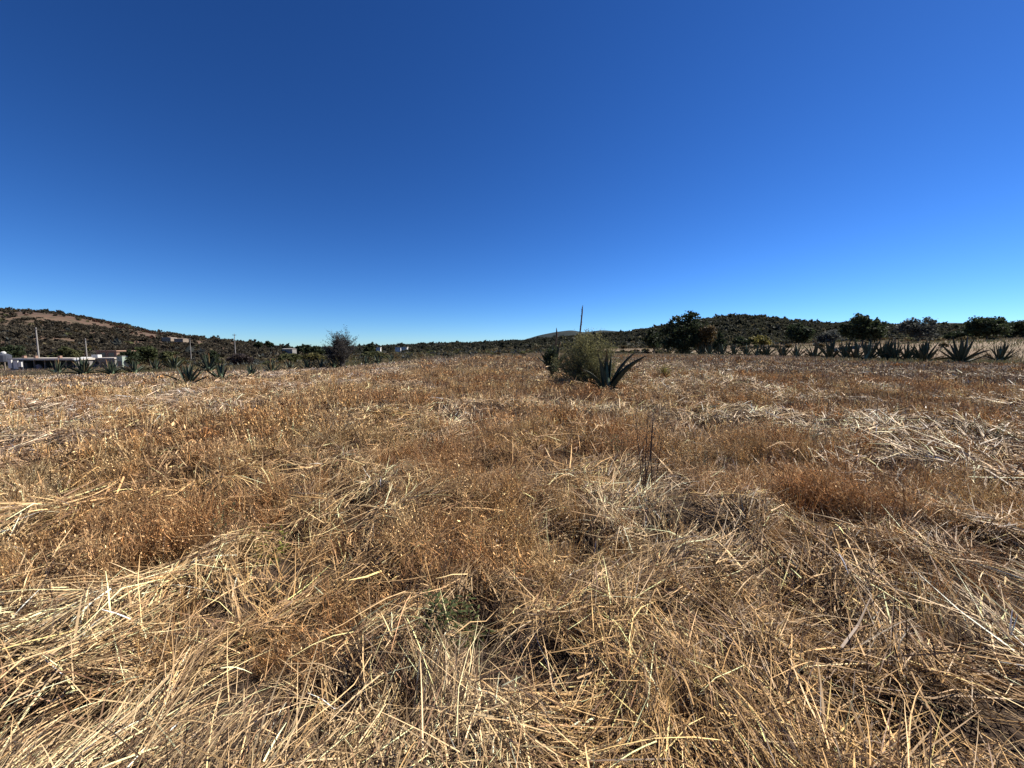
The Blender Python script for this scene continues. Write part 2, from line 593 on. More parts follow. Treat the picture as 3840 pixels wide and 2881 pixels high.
def flow(x, y):
    sx = np.zeros_like(x)
    sy = np.zeros_like(x)
    for p, v in zip(_lp, _lv):
        k = 1 / (((x - p[0]) ** 2 + (y - p[1]) ** 2) / (0.2 + 0.05 * np.hypot(p[0], p[1])) + 0.05) ** 1.6
        sx += k * v[0]
        sy += k * v[1]
    base = 0.5 * np.arctan2(sy, sx)
    return base + 1.3 * (fbm(x, y, 1.2, 41, 2) - 0.5) + 1.7 * (vn(x, y, 0.22, 43) - 0.5)

# clumps of brown weeds and of clean straw seen in the photo: place, radius in view px, strength
CLUMPS = [(1780, 1120, 130, 0.32), (1250, 1110, 110, 0.22), (285, 1240, 70, 0.3), (530, 1330, 60, 0.25), (790, 1190, 60, 0.3), (1150, 1290, 90, 0.3),
          (1040, 945, 45, 0.3), (1480, 1000, 110, 0.15), (480, 1030, 90, 0.25), (350, 1010, 60, 0.2), (1560, 960, 110, 0.2), (960, 1390, 60, 0.2),
          (700, 1480, 35, 0.25), (1900, 870, 90, 0.2), (1750, 1400, 60, 0.25), (1980, 1400, 60, 0.2), (1580, 1300, 60, 0.25), (2180, 1250, 60, 0.25),
          (1060, 1080, 80, 0.15), (560, 900, 120, 0.15), (1000, 820, 120, 0.1), (2100, 880, 100, 0.15), (1340, 870, 60, 0.15),
          (80, 1400, 200, -0.2), (150, 950, 160, -0.25), (800, 1500, 110, -0.3), (1560, 1540, 120, -0.3), (2060, 1010, 120, -0.3), (1480, 1085, 60, -0.3),
          (700, 1080, 60, -0.25), (1350, 1480, 110, -0.15), (300, 1560, 200, -0.2), (1000, 960, 50, -0.2), (900, 1010, 70, -0.15), (1300, 780, 60, -0.2)]
_cl = []
for _a, _b, _r, _s in CLUMPS:
    _p = np.array(disp_hit(_a, _b))
    _q = np.array(disp_hit(_a + _r, _b))
    _q2 = np.array(disp_hit(_a, _b - _r * 0.5))
    _cl.append((_p[0], _p[1], abs(_q[0] - _p[0]), max(abs(_q2[1] - _p[1]), 0.2), _s))
def weedmask(x, y):
    """1 where the brown standing weeds have taken over, 0 on the flattened straw"""
    rr = np.hypot(x, y)
    n = fbm(x, y, 1.3, 61, 3) * (1 - 0.4 * sstep(8, 20, rr)) + fbm(x, y, 6.0, 67, 2) * 0.4 * sstep(8, 20, rr) + 0.15 * (vn(x, y, 0.4, 66) - 0.5)
    for cx, cy, wx, wy, st in _cl:
        n = n + st * np.exp(-((x - cx) / wx) ** 2 - ((y - cy) / wy) ** 2)
    bias = 0.03 * sstep(3.0, 6, rr) - 0.08 * sstep(0.0, -14, x) - 0.05 * (1 - sstep(1.5, 3.0, y))
    return sstep(0.46, 0.64, n + bias)

PALE = np.array([0.66, 0.485, 0.275])
GOLD = np.array([0.47, 0.285, 0.115])
BRWN = np.array([0.26, 0.14, 0.065])
GREY = np.array([0.60, 0.47, 0.375])
def straw_tint(x, y, r):
    n = len(x)
    t = np.clip(fbm(x, y, 1.1, 71, 2) * 1.6 - 0.35 + r.normal(0, 0.22, n), 0, 1)
    c = GOLD[None] * (1 - t[:, None]) + PALE[None] * t[:, None]
    g = np.clip(sstep(0, -10, x) * 0.7 * sstep(5, 11, np.hypot(x, y)) + (vn(x, y, 2.0, 73) - 0.74) * 1.4 + r.normal(0, 0.12, n), 0, 0.8)[:, None]
    c = c * (1 - g) + GREY[None] * g
    b = (np.clip(weedmask(x, y) * 0.5 + r.normal(0.0, 0.2, n), 0, 0.8))[:, None]
    c = c * (1 - b) + BRWN[None] * b
    old = (r.random(n) < 0.22)[:, None]
    c = np.where(old, np.array([0.15, 0.085, 0.045])[None], c)
    c = c * (0.72 + 0.5 * vn(x, y, 0.45, 151) ** 1.2)[:, None]
    return np.minimum(c * np.exp(r.normal(-0.14, 0.55, n))[:, None], 0.8)

def wedge_points(n, r0, r1, r, half=R(60)):
    rr = np.sqrt(r.uniform(r0 ** 2, r1 ** 2, n))
    a = r.uniform(-half, half, n)
    return rr * np.sin(a), rr * np.cos(a)

def lay_straw(n, r0, r1, seg, L, W, lift, r, half=R(60), loose=0.42, gain=1.0):
    x, y = wedge_points(n, r0, r1, r, half)
    inside = y < bound_depth(x / np.maximum(y, 0.3)) + 1.0
    wm = weedmask(x, y)
    hole = sstep(0.25, 0.55, vn(x, y, 0.33, 85) + 0.25 * (vn(x, y, 0.12, 86) - 0.5))
    keep = inside & (r.random(n) > wm * 0.45) & (r.random(n) < (0.12 + 0.88 * hole) * (1 - 0.93 * pitmask(x, y)))
    x, y = x[keep], y[keep]
    n = len(x)
    az = flow(x, y) + r.normal(0, 0.34, n)
    rnd = r.random(n) < loose
    az = np.where(rnd, r.uniform(-PI, PI, n), az)
    az = np.where(r.random(n) < 0.5, az + PI * (r.random(n) < 0.15), az)
    ln = L * (0.22 + 1.5 * r.random(n) ** 2.2)
    curl = r.normal(0, 0.08, n) + (r.random(n) < 0.05) * r.normal(0, 0.6, n)
    s = seg + 1
    t = np.linspace(0, 1, s)[None]
    az_t = az[:, None] + curl[:, None] * t
    st = ln[:, None] / seg
    dx = np.cos(az_t) * st
    dy = np.sin(az_t) * st
    X = x[:, None] + np.cumsum(dx, 1) - dx
    Y = y[:, None] + np.cumsum(dy, 1) - dy
    mound = (0.13 * hole[keep] + 0.07 * fbm(x, y, 0.9, 81, 2)) * (1 - wm[keep] * 0.5) * 0.8
    layer = lift * r.random(n) ** 1.3 + mound
    arch = r.gamma(1.2, 0.009, n) + (r.random(n) < 0.03) * r.uniform(0.02, 0.07, n)
    tilt = r.normal(0, 0.05, n) + (r.random(n) < 0.08) * r.uniform(0.0, 0.16, n)
    Z = hgt(X, Y) + layer[:, None] + arch[:, None] * np.sin(PI * t) * (ln[:, None] / 0.5) + tilt[:, None] * t
    P = np.stack([X, Y, np.maximum(Z, hgt(X, Y) + 0.004)], -1)
    roll = r.normal(0, 0.7, n)[:, None]
    side = np.stack([-np.sin(az_t) * np.cos(roll), np.cos(az_t) * np.cos(roll), np.sin(roll) * np.ones_like(az_t)], -1)
    wd = W * np.exp(r.normal(0, 0.3, n))[:, None] * (1 - 0.75 * t ** 2.5)
    return ribbons(P, side * wd[..., None] * 0.5, np.minimum(straw_tint(x, y, r) * gain, 0.85))

def stand_straw(n, r0, r1, seg, L, W, r, half=R(60), pw=0.0):
    """upright or leaning dry blades"""
    x, y = wedge_points(n, r0, r1, r, half)
    inside = y < bound_depth(x / np.maximum(y, 0.3)) + 0.5
    wm = weedmask(x, y)
    keep = inside & (r.random(n) < (0.25 + 0.75 * wm + pw) * (1 - 0.8 * pitmask(x, y)))
    x, y, wm = x[keep], y[keep], wm[keep]
    n = len(x)
    az = np.where(r.random(n) < 0.5, flow(x, y) + r.normal(0, 0.5, n), r.uniform(-PI, PI, n))
    ln = L * r.uniform(0.4, 1.2, n) * (0.65 + 0.5 * wm)
    e0 = r.uniform(0.7, 1.5, n)
    de = -np.abs(r.normal(0.3, 0.5, n))
    t = np.linspace(0, 1, seg + 1)[None]
    el = e0[:, None] + de[:, None] * t
    st = ln[:, None] / seg
    dh = np.cos(el) * st
    dz = np.sin(el) * st
    H = np.cumsum(dh, 1) - dh
    Zr = np.cumsum(dz, 1) - dz
    X = x[:, None] + np.cos(az)[:, None] * H
    Y = y[:, None] + np.sin(az)[:, None] * H
    Z = hgt(x, y)[:, None] + Zr
    P = np.stack([X, Y, Z], -1)
    wa = r.uniform(-PI, PI, n)
    side = np.stack([np.cos(wa), np.sin(wa), np.zeros(n)], -1)[:, None]
    wd = W * np.exp(r.normal(0, 0.3, n))[:, None] * (1 - 0.8 * t ** 2)
    return ribbons(P, side * wd[..., None] * 0.5, straw_tint(x, y, r) * (1 - 0.2 * wm)[:, None])

def build_straw():
    r = rng
    near = merge([
        lay_straw(45000, 0.6, 2.6, 3, 0.25, 0.0037, 0.09, r, R(82)),
        lay_straw(84000, 2.4, 5.2, 2, 0.29, 0.0053, 0.10, r, R(66)),
        lay_straw(2200, 1.25, 3.2, 4, 0.36, 0.0048, 0.12, r, R(75), 0.5, 1.2),
        lay_straw(5000, 3.0, 8.0, 3, 0.42, 0.0075, 0.14, r, R(66), 0.5, 1.25),
        stand_straw(11000, 0.9, 5.2, 3, 0.30, 0.0032, r, R(66)),
    ])
    link_stuff('lodged_straw', near)
    mid = merge([
        lay_straw(95000, 5, 10.5, 2, 0.34, 0.0105, 0.10, r),
        stand_straw(30000, 5, 10.5, 2, 0.30, 0.009, r, pw=0.1),
        lay_straw(90000, 10, 20, 1, 0.32, 0.019, 0.10, r),
        stand_straw(95000, 10, 20, 1, 0.28, 0.015, r, pw=0.3),
    ])
    link_stuff('lodged_straw', mid)
    far = merge([
        lay_straw(60000, 19, 38, 1, 0.30, 0.028, 0.10, r, R(58)),
        stand_straw(140000, 19, 40, 1, 0.26, 0.026, r, R(58), pw=0.5),
        stand_straw(120000, 38, 105, 1, 0.24, 0.065, r, R(56), pw=0.6),
    ])
    link_stuff('lodged_straw', far)

def link_stuff(name, vqt, mat='straw'):
    o = link(name, mesh_np(name, vqt[0], vqt[1], M[mat], vqt[2]))
    kind(o, 'stuff')
    return o
build_straw()

# ------------------------------------------------------------------ scatter by geometry nodes (stuff only)
def source(meshes, name):
    c = bpy.data.collections.new(name)
    for k, me in enumerate(meshes):
        c.objects.link(bpy.data.objects.new(f'{name}_{k:02d}', me))
    return c

def scatter(name, pos, rot, scl, idx, coll):
    me = bpy.data.meshes.new(name)
    me.vertices.add(len(pos))
    me.vertices.foreach_set('co', np.asarray(pos, np.float32).ravel())
    a = me.attributes.new('rot', 'FLOAT_VECTOR', 'POINT')
    a.data.foreach_set('vector', np.asarray(rot, np.float32).ravel())
    a = me.attributes.new('scl', 'FLOAT_VECTOR', 'POINT')
    a.data.foreach_set('vector', np.asarray(scl, np.float32).ravel())
    a = me.attributes.new('idx', 'INT', 'POINT')
    a.data.foreach_set('value', np.asarray(idx, np.int32))
    o = link(name, me)
    kind(o, 'stuff')
    g = bpy.data.node_groups.new(name, 'GeometryNodeTree')
    g.interface.new_socket('Geometry', in_out='INPUT', socket_type='NodeSocketGeometry')
    g.interface.new_socket('Geometry', in_out='OUTPUT', socket_type='NodeSocketGeometry')
    N = g.nodes.new
    gi, go = N('NodeGroupInput'), N('NodeGroupOutput')
    ci = N('GeometryNodeCollectionInfo')
    ci.inputs['Collection'].default_value = coll
    ci.inputs['Separate Children'].default_value = True
    ci.inputs['Reset Children'].default_value = True
    ip = N('GeometryNodeInstanceOnPoints')
    ip.inputs['Pick Instance'].default_value = True
    def attr(n, ty):
        x = N('GeometryNodeInputNamedAttribute')
        x.data_type = ty
        x.inputs['Name'].default_value = n
        return x.outputs['Attribute']
    e2r = N('FunctionNodeEulerToRotation')
    g.links.new(attr('rot', 'FLOAT_VECTOR'), e2r.inputs[0])
    g.links.new(e2r.outputs[0], ip.inputs['Rotation'])
    g.links.new(attr('scl', 'FLOAT_VECTOR'), ip.inputs['Scale'])
    g.links.new(attr('idx', 'INT'), ip.inputs['Instance Index'])
    g.links.new(gi.outputs[0], ip.inputs['Points'])
    g.links.new(ci.outputs[0], ip.inputs['Instance'])
    g.links.new(ip.outputs[0], go.inputs[0])
    o.modifiers.new('scatter', 'NODES').node_group = g
    return o

# ------------------------------------------------------------------ brown standing weeds
def weed_mesh(k, stems, h, spread, w, seg, seeds, r, branch=0):
    n = stems
    x, y = r.normal(0, spread * 0.45, n), r.normal(0, spread * 0.45, n)
    az = np.arctan2(y, x) + r.normal(0, 0.9, n)
    lean = np.clip(np.hypot(x, y) / spread * 0.5 + np.abs(r.normal(0, 0.25, n)), 0, 1.2)
    ln = h * r.uniform(0.45, 1.1, n)
    t = np.linspace(0, 1, seg + 1)[None]
    el = PI / 2 - lean[:, None] * (0.4 + 0.9 * t)
    st = ln[:, None] / seg
    dh, dz = np.cos(el) * st, np.sin(el) * st
    H, Z = np.cumsum(dh, 1) - dh, np.cumsum(dz, 1) - dz
    P = np.stack([x[:, None] + np.cos(az)[:, None] * H, y[:, None] + np.sin(az)[:, None] * H, Z - 0.01], -1)
    wa = r.uniform(-PI, PI, n)
    side = np.stack([np.cos(wa), np.sin(wa), np.zeros(n)], -1)[:, None]
    wd = w * (1 - 0.6 * t)[..., None] * np.ones((n, 1, 1))
    ct = mixc((0.075, 0.042, 0.026), (0.42, 0.285, 0.15), r.random(n)) * np.exp(r.normal(-0.15, 0.55, n))[:, None]
    parts = [ribbons(P, side * wd * 0.5, ct)]
    if branch:
        m = n * branch
        who = r.integers(0, n, m)
        f = (0.25 + 0.72 * r.random(m)) * seg
        i0 = np.minimum(f.astype(int), seg - 1)
        fr = (f - i0)[:, None]
        B = P[who, i0] * (1 - fr) + P[who, i0 + 1] * fr
        ba = r.uniform(-PI, PI, m)
        bl = h * r.uniform(0.06, 0.2, m)
        be = r.uniform(0.2, 1.2, m)
        dv = np.stack([np.cos(ba) * np.cos(be), np.sin(ba) * np.cos(be), np.sin(be)], -1) * bl[:, None]
        Pb = np.stack([B, B + dv], 1)
        sv = np.stack([-np.sin(ba), np.cos(ba), np.zeros(m)], -1)[:, None] * np.array([0.8, 0.3])[None, :, None] * w * 0.5
        parts.append(ribbons(Pb, sv, ct[who] * np.exp(r.normal(0.15, 0.3, m))[:, None]))
    if seeds:
        m = n * seeds
        who = r.integers(0, n, m)
        tt = 1 - 0.6 * r.random(m) ** 1.4
        f = tt * seg
        i0 = np.minimum(f.astype(int), seg - 1)
        fr = (f - i0)[:, None]
        C = P[who, i0] * (1 - fr) + P[who, i0 + 1] * fr + r.normal(0, 0.016, (m, 3)) * h / 0.35
        cc = mixc((0.10, 0.055, 0.03), (0.70, 0.52, 0.30), r.random(m) ** 1.4) * np.exp(r.normal(0, 0.45, m))[:, None]
        parts.append(cards(C, r.uniform(1.6, 4.0, m) * w, cc, r, 0.8, 0.6))
    V, q, T = merge(parts)
    return mesh_np(f'weed_tuft_{k}', V, q, M['weed'], T)

def build_weeds():
    r = rng
    near = source([weed_mesh(k, 34 + 6 * k, 0.42, 0.11 + 0.012 * k, 0.0028, 3, 7, r, 9) for k in range(6)], 'weed_tuft')
    far = source([weed_mesh(10 + k, 22, 0.36, 0.18, 0.008, 2, 3, r, 4) for k in range(4)], 'far_weed_tuft')
    vfar = source([weed_mesh(20 + k, 18, 0.26, 0.5, 0.03, 1, 2, r) for k in range(4)], 'distant_weed_tuft')
    def put(name, coll, nk, n, r0, r1, half, thr, s0, s1):
        x, y = wedge_points(n, r0, r1, r, half)
        wm = weedmask(x, y)
        gap = np.clip(sstep(0.40, 0.56, fbm(x, y, 0.55, 133, 2)), 0.06, 1)
        keep = (y < bound_depth(x / np.maximum(y, 0.3))) & (r.random(n) < np.maximum(wm, thr) * gap * (1 - 0.9 * pitmask(x, y)))
        x, y, wm = x[keep], y[keep], wm[keep]
        n = len(x)
        s = r.uniform(s0, s1, n) * (0.55 + 0.55 * wm) * (0.6 + 0.65 * vn(x, y, 0.6, 131))
        scatter(name, np.stack([x, y, hgt(x, y)], -1), np.stack([r.normal(0, 0.16, n), r.normal(0, 0.16, n), r.uniform(0, 6.28, n)], -1),
                np.stack([s, s, s * r.uniform(0.7, 1.15, n)], -1), r.integers(0, nk, n), coll)
    put('brown_weeds', near, 6, 1900, 1.2, 7, R(66), 0.08, 0.5, 1.1)
    put('brown_weeds', far, 4, 8000, 6.5, 22, R(60), 0.16, 0.5, 1.2)
    put('brown_weeds', vfar, 4, 17000, 20, 100, R(56), 0.2, 0.7, 1.1)
build_weeds()

def tuft_mesh(k, n, h, w, r):
    x, y = r.normal(0, 0.05, n), r.normal(0, 0.05, n)
    az = r.uniform(-PI, PI, n)
    lean = np.abs(r.normal(0.25, 0.3, n))
    ln = h * r.uniform(0.45, 1.15, n)
    seg = 4
    t = np.linspace(0, 1, seg + 1)[None]
    el = PI / 2 - lean[:, None] * (0.35 + 1.5 * t)
    st = ln[:, None] / seg
    dh, dz = np.cos(el) * st, np.sin(el) * st
    H, Z = np.cumsum(dh, 1) - dh, np.cumsum(dz, 1) - dz
    P = np.stack([x[:, None] + np.cos(az)[:, None] * H, y[:, None] + np.sin(az)[:, None] * H, Z - 0.02], -1)
    wa = r.uniform(-PI, PI, n)
    side = np.stack([np.cos(wa), np.sin(wa), np.zeros(n)], -1)[:, None]
    wd = w * (1 - 0.85 * t ** 2)[..., None] * np.exp(r.normal(0, 0.3, n))[:, None, None]
    c = mixc((0.16, 0.09, 0.045), (0.66, 0.49, 0.28), r.random(n)) * np.exp(r.normal(-0.12, 0.45, n))[:, None]
    parts = [ribbons(P, side * wd * 0.5, np.minimum(c, 0.8))]
    m = n * 3
    who = r.integers(0, n, m)
    C = P[who, seg] - (P[who, seg] - P[who, seg - 1]) * r.random(m)[:, None] + r.normal(0, 0.006, (m, 3))
    parts.append(cards(C, w * r.uniform(1.2, 2.4, m), np.minimum(c[who] * 1.15, 0.8), r, 0.7, 0.8))
    V, q, T = merge(parts)
    return mesh_np(f'grass_tuft_{k}', V, q, M['weed'], T)

def build_tufts():
    r = rng
    near = source([tuft_mesh(k, 55, 0.42, 0.0036, r) for k in range(6)], 'grass_tuft')
    far = source([tuft_mesh(10 + k, 26, 0.42, 0.009, r) for k in range(4)], 'far_grass_tuft')
    for coll, nk, n, r0, r1, half in ((near, 6, 1500, 1.9, 7, R(66)), (far, 4, 6500, 6.5, 24, R(60))):
        x, y = wedge_points(n, r0, r1, r, half)
        g = sstep(0.40, 0.56, fbm(x, y, 0.9, 191, 2)) * sstep(1.6, 3.2, y)
        keep = (y < bound_depth(x / np.maximum(y, 0.3))) & (r.random(n) < g * (1 - 0.9 * pitmask(x, y)))
        x, y = x[keep], y[keep]
        n = len(x)
        f = flow(x, y)
        s = r.uniform(0.55, 1.1, n) * (0.6 + 0.6 * vn(x, y, 1.1, 193))
        scatter('dry_grass_tufts', np.stack([x, y, hgt(x, y)], -1),
                np.stack([r.normal(0, 0.2, n), r.normal(0, 0.2, n) + 0.15, r.uniform(0, 6.28, n)], -1), np.stack([s, s, s], -1), r.integers(0, nk, n), coll)
build_tufts()

# ------------------------------------------------------------------ trees and shrubs
def crown_mesh(name, lobes, n, size, dark, light, r, aspect=1.0, holes=0.35, fill=0.35):
    """leaf clumps spread through a union of ellipsoid lobes (cx,cy,cz,rx,ry,rz)"""
    L = np.array(lobes, float)
    vol = L[:, 3] * L[:, 4] * L[:, 5]
    wts = vol ** 0.67
    wts /= wts.sum()
    clumps = max(12, n // 26)
    li = r.choice(len(L), clumps, p=wts)
    d = r.normal(size=(clumps, 3))
    d /= np.linalg.norm(d, axis=1, keepdims=True)
    rad = (fill + (1 - fill) * r.random(clumps)) ** 0.5 * r.uniform(0.75, 1.12, clumps)
    C = L[li, :3] + d * L[li, 3:] * rad[:, None]
    who = r.integers(0, clumps, n)
    cs = (L[li, 3:].mean(1) * 0.17)[who][:, None]
    P = C[who] + r.normal(size=(n, 3)) * cs * np.array([1, 1, 0.8])
    tone = r.random(clumps)[who] * 0.6 + r.random(n) * 0.4
    T = mixc(dark, light, tone) * np.exp(r.normal(0, 0.15, n))[:, None]
    V, q, T = cards(P, size * np.exp(r.normal(0, 0.3, n)), T, r, aspect)
    return mesh_np(name, V, q, M['leaf'], T), C

def limbs_mesh(name, base, targets, r0, r, mat, sides=5, trunk_h=0.25, wob=0.06):
    mb = MB()
    T = np.asarray(targets)
    top = T[:, 2].max()
    cx, cy = T[:, 0].mean(), T[:, 1].mean()
    fork = Vector((base[0] + 0.3 * (cx - base[0]), base[1] + 0.3 * (cy - base[1]), base[2] + trunk_h * top))
    b = Vector(base)
    mid = b.lerp(fork, 0.5) + Vector((r.normal(0, wob * top * 0.3), r.normal(0, wob * top * 0.3), 0))
    mb.tube([b - Vector((0, 0, 0.3)), b, mid, fork], [r0 * 1.3, r0 * 1.1, r0 * 0.85, r0 * 0.75], sides + 1)
    for p in T:
        p = Vector(p)
        m1 = fork.lerp(p, 0.4) + Vector((r.normal(0, wob * top), r.normal(0, wob * top), abs(r.normal(0, wob * top))))
        m2 = fork.lerp(p, 0.75) + Vector((r.normal(0, wob * top * 0.6), r.normal(0, wob * top * 0.6), r.normal(0, wob * top * 0.4)))
        mb.tube([fork, m1, m2, p], [r0 * 0.5, r0 * 0.32, r0 * 0.18, r0 * 0.06], sides, cap=False)
    return mb.mesh(name, mat, smooth=True)

def tree(name, label, cat, px0, px1, py_top, depth, lobes_n, cols, py_base=None, n=2600, size=None, group=None, seed=0, squash=0.6,
         low=0.12, aspect=1.1, z=None, lobes=None, trunk_h=0.25, fill=0.35):
    """a leafy tree or bush filling the given span of the picture at that depth"""
    r = np.random.default_rng(seed + 100)
    pc = (px0 + px1) / 2
    u, v = pxdir(pc, py_top)
    x = u * depth
    zt = EYE + v * depth
    if z is None:
        z = float(hgt(x, depth))
        if py_base is not None:
            z = EYE + pxdir(pc, py_base)[1] * depth
    H = zt - z
    W = (px1 - px0) / 401 * depth
    if lobes is None:
        lobes = []
        for k in range(lobes_n):
            a = r.uniform(0, 6.28)
            rr = r.uniform(0.1, 0.30) * W
            hh = r.uniform(low + 0.22, 0.74) * H
            s = W * r.uniform(0.17, 0.27)
            lobes.append((rr * math.cos(a), rr * math.sin(a), hh, s, s, min(s * squash * 1.4, H * 0.27)))
        lobes.append((0, 0, H * 0.45, W * 0.34, W * 0.34, H * 0.32))
        lobes.append((r.normal(0, 0.06) * W, 0, H * 0.74, W * 0.2, W * 0.2, H * 0.22))
    else:
        lobes = [(a * W, b * W, c * H, d * W, d * W, e * H) for a, b, c, d, e in lobes]
    if size is None:
        size = 1.1 * depth / 400
    t = thing(name, label, cat, (x, depth, z), 0, group)
    cm, C = crown_mesh('crown', lobes, n, size, cols[0], cols[1], r, aspect, fill=fill)
    tg = C[r.choice(len(C), min(9, len(C)), replace=False)]
    link('trunk', limbs_mesh('trunk', (0, 0, 0), tg, max(0.03, 0.022 * H + 0.006 * W), r, M['bark'], 5, trunk_h), t)
    link('crown', cm, t)
    return t

DARKG = ((0.020, 0.030, 0.015), (0.058, 0.070, 0.034))
HILLG = ((0.026, 0.029, 0.018), (0.068, 0.064, 0.042))
OLIVE = ((0.045, 0.052, 0.022), (0.115, 0.115, 0.05))
BLUEG = ((0.045, 0.05, 0.045), (0.10, 0.105, 0.09))
BROWN = ((0.055, 0.04, 0.02), (0.13, 0.09, 0.04))
YELLOW = ((0.10, 0.095, 0.03), (0.24, 0.20, 0.06))
def d(v):
    return v * D

# right hand group
tree('oak_tree', 'tallest dark tree on the right skyline with a ragged top, left of the rounded hill', 'tree', d(1425), d(1536), d(671), 92, 0, DARKG, n=7000, seed=1,
     lobes=[(-0.28, 0, 0.42, 0.20, 0.26), (-0.16, 0.05, 0.74, 0.14, 0.15), (0.03, 0, 0.60, 0.22, 0.24), (0.12, 0.05, 0.85, 0.15, 0.13), (0.25, 0, 0.55, 0.18, 0.28), (-0.38, 0, 0.55, 0.10, 0.12), (0.0, 0, 0.3, 0.3, 0.2)])
tree('mesquite_tree', 'brown tinged tree crowding the right side of the tallest dark tree', 'tree', d(1496), d(1552), d(700), 90, 4, BROWN, n=3000, seed=2)
tree('juniper_tree', 'narrow upright dark tree standing among the agaves below the rounded hill', 'tree', d(1541), d(1570), d(717), 86, 4, DARKG, n=2200, seed=3, squash=1.2)
tree('leafy_bush', 'yellow green bush below the rounded hill', 'bush', d(1618), d(1668), d(722), 118, 4, YELLOW, n=2200, seed=4)
tree('leafy_bush', 'low dark bush directly left of the yellow green bush', 'bush', d(1580), d(1624), d(727), 120, 4, DARKG, n=1800, seed=5)
tree('mesquite_tree', 'spreading dark tree right of the yellow green bush, against the hill foot', 'tree', d(1690), d(1766), d(696), 125, 5, DARKG, n=3600, seed=6)
tree('oak_tree', 'dark green tree with a spiky top, standing behind the middle of the right agave row', 'tree', d(1816), d(1918), d(680), 84, 0, DARKG, n=6500, seed=7,
     lobes=[(-0.1, 0, 0.82, 0.17, 0.16), (0.1, 0, 0.7, 0.18, 0.18), (0.3, 0, 0.66, 0.14, 0.16), (-0.25, 0, 0.5, 0.2, 0.24), (0.05, 0, 0.45, 0.3, 0.28), (0.34, 0, 0.42, 0.13, 0.2), (-0.4, 0, 0.62, 0.07, 0.1)])
tree('mesquite_tree', 'grey blue thin leaved tree between the spiky tree and the far right tree', 'tree', d(1938), d(2034), d(683), 88, 6, BLUEG, n=2600, seed=8, fill=0.2)
tree('oak_tree', 'broad flat topped dark tree near the right edge, behind the two largest agaves', 'tree', d(2090), d(2180), d(685), 80, 0, DARKG, n=5000, seed=9,
     lobes=[(-0.2, 0, 0.72, 0.24, 0.22), (0.12, 0, 0.76, 0.22, 0.2), (0.35, 0, 0.6, 0.14, 0.24), (0, 0, 0.45, 0.36, 0.24), (-0.4, 0, 0.5, 0.1, 0.2)])
tree('oak_tree', 'dark tree cut off by the right edge of the photo', 'tree', d(2168), d(2262), d(690), 86, 5, DARKG, n=4200, seed=10)
tree('leafy_bush', 'low dark scrub bush at the foot of the grey blue tree', 'bush', d(2036), d(2094), d(716), 96, 4, DARKG, n=2000, seed=11)
tree('leafy_bush', 'low grey green bush between the hill foot tree and the spiky tree', 'bush', d(1764), d(1820), d(714), 118, 4, BLUEG, n=2000, seed=12)
tree('leafy_bush', 'small dark bush left of the tallest tree, on the ridge slope', 'bush', d(1392), d(1436), d(704), 110, 4, DARKG, n=1800, seed=13)
# centre and left
tree('mesquite_tree', 'small round dark tree on the skyline just right of the leafless shrub', 'tree', d(783), d(813), d(738), 150, 3, DARKG, n=1600, seed=14)
tree('mesquite_tree', 'small skyline tree at the left hill foot, right one of the pair', 'tree', d(572), d(593), d(737), 330, 3, DARKG, n=700, seed=15, py_base=d(752), group='skyline trees at the left hill foot')
tree('mesquite_tree', 'small skyline tree at the left hill foot, left one of the pair', 'tree', d(548), d(566), d(738), 340, 3, DARKG, n=700, seed=16, py_base=d(752), group='skyline trees at the left hill foot')
tree('mesquite_tree', 'wide low dark tree on the horizon between the left hill and the leafless shrub', 'tree', d(632), d(672), d(744), 240, 5, DARKG, n=2000, seed=17, py_base=d(768))
tree('mesquite_tree', 'dark horizon tree touching the left side of the leafless shrub', 'tree', d(668), d(706), d(747), 230, 5, DARKG, n=1800, seed=18, py_base=d(768))
tree('olive_tree', 'olive green rounded tree rising behind the long shed roof', 'tree', d(112), d(170), d(748), 112, 5, OLIVE, n=3000, seed=19)
tree('mesquite_tree', 'dark green tree just right of the grey block house', 'tree', d(255), d(300), d(748), 90, 5, DARKG, n=2600, seed=20)
tree('mesquite_tree', 'broad dark green tree, second to the right of the grey block house', 'tree', d(288), d(345), d(745), 96, 5, ((0.03, 0.04, 0.016), (0.075, 0.085, 0.035)), n=2800, seed=21)
tree('leafy_bush', 'bushy green shrub behind the small left agaves', 'bush', d(340), d(392), d(756), 70, 5, OLIVE, n=2200, seed=22)
tree('leafy_bush', 'upright dark shrub behind the gap between the nearest left agaves', 'bush', d(440), d(474), d(756), 58, 4, DARKG, n=1800, seed=23)
tree('leafy_bush', 'purplish brown twiggy bush below the thin pole', 'bush', d(494), d(548), d(763), 66, 5, ((0.05, 0.038, 0.035), (0.10, 0.08, 0.07)), n=2200, seed=24)
tree('mesquite_tree', 'dark tree far left, above the shed roof and left of the first pole', 'tree', d(-20), d(40), d(742), 120, 5, DARKG, n=2400, seed=25)
tree('leafy_bush', 'olive bush left of the leafless shrub, behind the field edge', 'bush', d(596), d(650), d(763), 75, 5, OLIVE, n=2200, seed=26)
tree('leafy_bush', 'yellowish olive bush touching the foot of the leafless shrub on its left', 'bush', d(650), d(704), d(762), 80, 5, ((0.07, 0.068, 0.025), (0.16, 0.14, 0.055)), n=2200, seed=27)
tree('leafy_bush', 'low olive bush to the right of the leafless shrub', 'bush', d(774), d(830), d(760), 90, 5, OLIVE, n=2000, seed=28)

